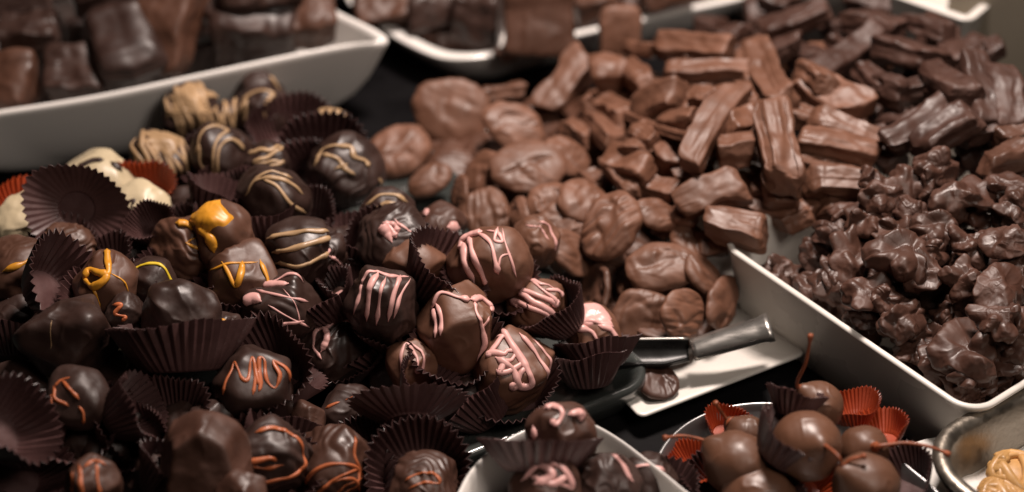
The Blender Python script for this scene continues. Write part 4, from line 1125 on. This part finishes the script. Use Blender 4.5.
def keep_in(c, r):
    """slide a cluster sideways until it lies inside the tray walls"""
    d = c[:2] - T0
    a, b = float(d @ TX), float(d @ TY)
    hi = max(0.0, c[2] - 0.6 * r - 4.0)            # what stands well above the rim may overhang it
    a2 = max(a, 0.62 + 0.88 * r - hi)
    b2 = min(max(b, 0.62 + 0.88 * r - hi), 12.5 - 0.62 - 0.88 * r + hi)
    return np.array([*(T0 + TX * a2 + TY * b2), c[2]])


for i, (x, y, w, lab) in enumerate(NC):
    c = P(x, y, zc(x, y) - (0.9 if lab.startswith('dim') else 0.1))
    s = cm_of(w, c) / 2 / 0.92
    c = keep_in(c, s)
    R = tilt(rc.uniform(-60, 60), rc.uniform(5, 45), rc.uniform(0, 360)) * s * 1.08
    link('nut_cluster', CL[i % 16], c, R, lab, 'nut cluster', 'dark chocolate nut clusters in the white tray')
for a_ in np.arange(2.1, 16, 1.7):
    for b_ in np.arange(2.2, 11.4, 1.7):
        q = np.array([16.2, -10.0]) + np.array([0.785, 0.62]) * a_ + np.array([-0.62, 0.785]) * b_
        c = np.array([q[0], q[1], 1.3 + 0.02 * (b_ + a_) ** 1.6])
        x = 512 + FPX * c[0] / dist(c)
        if x > 1060:
            continue
        c = keep_in(c, 1.25)
        link('nut_cluster', CL[int(a_ * 3 + b_ * 5) % 16], c, tilt(rc.uniform(0, 360), rc.uniform(0, 30), rc.uniform(0, 360)) * 1.25,
             'nut cluster on the tray floor beneath the others', 'nut cluster', 'nut clusters on the tray floor')
for k in range(120):          # smaller ones in and under the gaps
    x, y = rc.uniform(760, 1030), rc.uniform(165, 405)
    if y > 262 + (x - 722) * 0.62 - 13 or y < 240 - (x - 800) * 0.36:
        continue
    low = k % 2
    c = P(x, y, zc(x, y) - (1.5 if low else 0.75))
    s_ = cm_of(54 if low else 42, c) / 2 / 0.92
    c = keep_in(c, s_)
    link('nut_cluster', CL[k % 16], c, tilt(rc.uniform(0, 360), rc.uniform(0, 50), rc.uniform(0, 360)) * s_,
         'smaller nut cluster filling gaps between bigger ones in the white tray', 'nut cluster', 'small nut clusters filling gaps in the tray')
for k in range(95):
    x, y = rc.uniform(575, 870), rc.uniform(55, 235)
    if y < 80 and x < 640:
        continue
    a = rc.uniform(0, 6.28)
    l = rc.uniform(12, 20)
    bar(x - l * math.cos(a), y - 0.6 * l * math.sin(a), x + l * math.cos(a), y + 0.6 * l * math.sin(a), rc.uniform(20, 27), 'short milk chocolate stick buried under others in the heap',
        dz=rc.uniform(-2.0, -0.9), mat=MILK if k % 3 else MILKD, group='milk chocolate sticks buried in the heap')
for k in range(45):
    x, y = rc.uniform(715, 1010), rc.uniform(10, 150)
    if y > 40 + 0.6 * (x - 700) or y < (x - 860) * 0.32 + 4:
        continue
    a = rc.uniform(0, 6.28)
    l = rc.uniform(14, 22)
    bar(x - l * math.cos(a), y - 0.6 * l * math.sin(a), x + l * math.cos(a), y + 0.6 * l * math.sin(a), rc.uniform(20, 28), 'dark chocolate stick buried among others in the far heap',
        zf=zd, dz=rc.uniform(-2.2, -1.2), mat=DSM, group='dark chocolate sticks buried in the far heap')


# ------------------------------------------------------------------ cherries
def cherry(px, py, w, z, stem_px, label, az=0, t=20, peak=None):
    """a dipped cherry and the stem rising from it; stem_px = picture points (x, y, z) the stem passes"""
    _tn[0] += 1
    seed = _tn[0] * 13 + 5
    c = P(px, py, z)
    r = cm_of(w, c) / 2
    s0 = P(*stem_px[0]) - c
    pk = s0 / np.linalg.norm(s0)
    rf = body_radius(seed, (r, r, r * 0.97), 2.05, 0.035, 0, (), (*pk, 0.26, 0.33))
    D, F = dirs(40)
    o = link('chocolate_cherry', mesh('chocolate_cherry', D * rf(D)[:, None], F, CHERRY), c, None, label, 'chocolate cherry', 'stemmed cherries in the metal bowl')
    pts = [pk * r * 1.0] + [P(*q) - c for q in stem_px]
    path = spline(pts, 10)
    n = len(path)
    rad = np.interp(np.linspace(0, 1, n), [0, 0.12, 0.35, 0.9, 0.96, 1], [0.28, 0.13, 0.062, 0.06, 0.115, 0.09])
    nr = np.tile(np.array([0.2, -0.6, 0.77]), (n, 1))
    V, FF = tube(path, rad, nr, 9, 1.0)
    link('stem', mesh('stem', V, FF, STEM), parent=o)
    return o


cherry(738, 464, 66, 4.0, [(706, 441, 4.6), (684, 436, 4.8), (663, 438, 4.9)], 'chocolate cherry with stem stretching out over the white bowl rim')
cherry(746, 436, 42, 3.8, [(727, 420, 4.2), (720, 410, 4.8), (715, 402, 5.2)], 'small chocolate cherry with short upright stem near the back rim')
cherry(818, 406, 52, 4.6, [(797, 383, 5.6), (806, 362, 6.6), (811, 334, 7.6)], 'chocolate cherry with tall upright stem at the back of bowl')
cherry(807, 446, 70, 5.0, [(826, 446, 6.0), (838, 456, 6.2), (842, 466, 5.9)], 'large chocolate cherry in brown cup with short bent stem')
cherry(864, 450, 50, 4.2, [(880, 446, 5.2), (905, 443, 5.3), (930, 447, 5.3), (950, 455, 5.1)], 'chocolate cherry with stem reaching towards foil pan')
cherry(866, 486, 68, 4.4, [(842, 470, 5.3), (850, 460, 5.6), (866, 456, 5.8)], 'chocolate cherry lowest in the bowl with curled stem')
cherry(758, 500, 80, 3.2, [(740, 480, 3.8), (730, 476, 4.0)], 'chocolate cherry in shadow at the bottom of bowl')
cup(729, 430, 52, 'orange red cup behind the small chocolate cherry', z=3.2, red=True, t=16, az=40, h=1.4)
cup(695, 464, 50, 'orange red cup crumpled beside the white bowl rim', z=2.9, red=True, t=14, az=320, h=1.3, crush=0.14)
cup(852, 412, 58, 'orange red cup behind the tall stemmed cherry', z=3.6, red=True, t=18, az=220, h=1.4)
cup(880, 434, 60, 'orange red cup around the cherry near foil pan', z=3.4, red=True, t=16, az=240, h=1.3, crush=0.12)
cup(800, 486, 84, 'orange red cup under the large chocolate cherry', z=3.0, red=True, t=10, h=1.3, crush=0.12)
cup(786, 446, 82, 'brown pleated cup around the large chocolate cherry', z=4.9, t=34, az=115, h=1.5, n=26)
cup(794, 403, 56, 'brown pleated cup behind the large cherry standing upright', z=5.4, t=38, az=160, h=1.6, n=24)
cup(722, 482, 72, 'brown pleated cup beside the cherry with long stem', z=3.2, t=20, az=300, h=1.5)
cup(768, 496, 70, 'brown pleated cup low between the two front cherries', z=3.6, t=15, az=0, h=1.5)
cup(904, 482, 70, 'brown cup by the bowl rim beside the lowest cherry', z=3.5, t=25, az=280, h=1.5)


# ------------------------------------------------------------------ scoop
def scoop():
    a, b = P(622, 340, 2.0), P(700, 339, 2.2)         # along the blade rim
    d = (b - a); L = np.linalg.norm(d); ex = d / L
    h2 = P(771, 327, 2.8)
    root = bpy.data.objects.new('scoop', None); COL.objects.link(root)
    root.location = Vector([c * CM for c in a])
    root['label'] = 'steel scoop lying on white plate with its open blade under patties'
    root['category'] = 'scoop'
    # blade: a shallow trough, open towards the heap
    up = np.array([0, 0, 1.0])
    ey = np.cross(up, ex); ey /= np.linalg.norm(ey)
    ez = np.cross(ex, ey)
    V, F = [], []
    nu, nv = 26, 20
    for i in range(nu + 1):
        u = i / nu
        w = 0.5 * (1 if u < 0.7 else 1 - (u - 0.7) * 0.9)
        for j in range(nv + 1):
            th = math.pi * j / nv
            y = w * (1 - math.cos(th))
            zz = -0.45 * math.sin(th) ** 0.8 - 0.32 * y
            V.append(ex * (L * u * 1.02 - 0.5) - ey * y + ez * zz)
    for i in range(nu):
        for j in range(nv):
            q = i * (nv + 1) + j
            F.append((q, q + nv + 1, q + nv + 2, q + 1))
    bl = link('scoop_blade', mesh('scoop_blade', V, F, STEEL_REFL), parent=root)
    md = bl.modifiers.new('thickness', 'SOLIDIFY'); md.thickness = 0.0009; md.offset = 0
    rim = [ex * (L * u - 0.5) + np.array([0, 0.0, 0.02]) for u in np.linspace(0, 1.02, 12)]
    v, f = tube(rim, np.full(12, 0.06), np.tile(up, (12, 1)), 8, 1.0)
    link('rim', mesh('rim', v, f, STEEL), parent=root)  # bright steel tube added as the highlight line along the blade edge
    # handle: a rolled tube, open at its end
    s = P(692, 350, 1.9) - a
    e = h2 - a
    hd = (e - s); hl = np.linalg.norm(hd); hx = hd / hl
    hy = np.cross(up, hx); hy /= np.linalg.norm(hy); hz = np.cross(hx, hy)
    V, F = [], []
    n, m = 28, 16
    for i in range(m + 1):
        u = i / m
        r = 0.48 + 0.08 * u + (0.05 if u > 0.93 else 0)
        for k in range(n):
            an = 2 * math.pi * k / n
            V.append(s + hx * hl * u + hy * r * math.cos(an) * 1.15 + hz * r * math.sin(an) * 0.72)
    for i in range(m):
        for k in range(n):
            j = (k + 1) % n
            F.append((i * n + k, i * n + j, (i + 1) * n + j, (i + 1) * n + k))
    hn = link('handle', mesh('handle', V, F, STEEL), parent=root)
    md = hn.modifiers.new('thickness', 'SOLIDIFY'); md.thickness = 0.0009; md.offset = -1


scoop()

# ------------------------------------------------------------------ paper and noodle sweets in the foil pan
pc = P(1014, 480, 1.5)
V, F = [], []
n = 24
for i in range(n + 1):
    for j in range(n + 1):
        u, v = i / n - 0.5, j / n - 0.5
        zz = 0.25 * math.sin(u * 7 + 1) * math.cos(v * 6) * 0.5 + 1.2 * max(0, -u - 0.25) ** 1.2 * 2 + 0.05 * math.sin(u * 23 + v * 17)
        V.append((u * 8.0, v * 7.0, zz))
for i in range(n):
    for j in range(n):
        q = i * (n + 1) + j
        F.append((q, q + n + 1, q + n + 2, q + 1))
o = link('paper_liner', mesh('paper_liner', V, F, PAPER), pc + np.array([1.0, -0.3, 0.25]), rot((0, 0, 1), math.radians(28)), 'white paper lining the aluminium foil pan', 'paper')
md = o.modifiers.new('thickness', 'SOLIDIFY'); md.thickness = 0.0002; md.offset = 0


def noodles(px, py, z, label, seed, R0=1.3):
    rr = np.random.RandomState(seed)
    V, F = [], []
    for s in range(22):
        c = rr.normal(size=3); c /= np.linalg.norm(c); c[2] = abs(c[2])
        t = np.cross(c, rr.normal(size=3)); t /= np.linalg.norm(t)
        k = np.cross(c, t)
        an = np.linspace(-0.9, 0.9, 14)
        bow = rr.uniform(-0.5, 0.5)
        pts = np.array([R0 * (c * math.cos(a) + t * math.sin(a) + k * bow * math.sin(a * 2) * 0.5) * np.array([1, 1, 0.48]) * rr.uniform(0.98, 1.02) for a in an])
        v, f = tube(pts, np.full(14, rr.uniform(0.17, 0.24)), pts / np.linalg.norm(pts, axis=1)[:, None], 8, 0.75)
        o0 = len(V)
        V.extend(v); F.extend([tuple(i + o0 for i in q) for q in f])
    D, FF = dirs(14)
    o0 = len(V)
    V.extend(list(D * R0 * np.array([0.9, 0.9, 0.42]))); F.extend([tuple(i + o0 for i in q) for q in FF])
    return link('noodle_cluster', mesh('noodle_cluster', V, F, NOODLE), P(px, py, z), None, label, 'noodle sweet', 'golden noodle sweets in the foil pan')


noodles(1016, 474, 2.3, 'golden noodle sweet sitting on white paper in the foil pan', 3, 0.9)
noodles(1003, 497, 2.1, 'golden noodle sweet cut by the lower frame edge', 4, 0.8)

# ------------------------------------------------------------------ light, world, camera
w = bpy.data.worlds.new('World'); scene.world = w; w.use_nodes = True
bg = w.node_tree.nodes['Background']
bg.inputs['Color'].default_value = (1.0, 0.86, 0.72, 1); bg.inputs['Strength'].default_value = 0.008


def lamp(name, loc, target, size, power, color, spread=math.pi):
    l = bpy.data.lights.new(name, 'AREA'); l.shape = 'DISK'; l.size = size * CM; l.energy = power; l.color = color; l.spread = spread
    o = bpy.data.objects.new(name, l); COL.objects.link(o)
    o.location = Vector(loc) * CM
    o.rotation_euler = (Vector(target) - Vector(loc)).to_track_quat('-Z', 'Y').to_euler()
    return o


lamp('display_lamp', (11, 16, 62), (3, 5, 2), 14, 6.8, (1.0, 0.85, 0.77))
lamp('fill_lamp', (30, -36, 60), (2, 4, 2), 24, 1.35, (1.0, 0.86, 0.76))  # added fill light, brightens walls and faces turned to the camera

cd = bpy.data.cameras.new('camera'); cam = bpy.data.objects.new('camera', cd); COL.objects.link(cam)
cam.location = Vector(CAM) * CM
cam.rotation_euler = (math.pi / 2 - TH, 0, 0)
cd.sensor_width = 36; cd.lens = 18 / math.tan(math.radians(15))
cd.clip_start = 0.02; cd.clip_end = 50
cd.dof.use_dof = True
cd.dof.focus_distance = (dist(P(470, 300, 4.5)) - 1.9) * CM
cd.dof.aperture_fstop = 4.9
scene.camera = cam
scene.view_settings.view_transform = 'Standard'
scene.view_settings.look = 'None'
scene.view_settings.exposure = 0
scene.view_settings.gamma = 1
scene.cycles.use_denoising = True
scene.cycles.max_bounces = 6
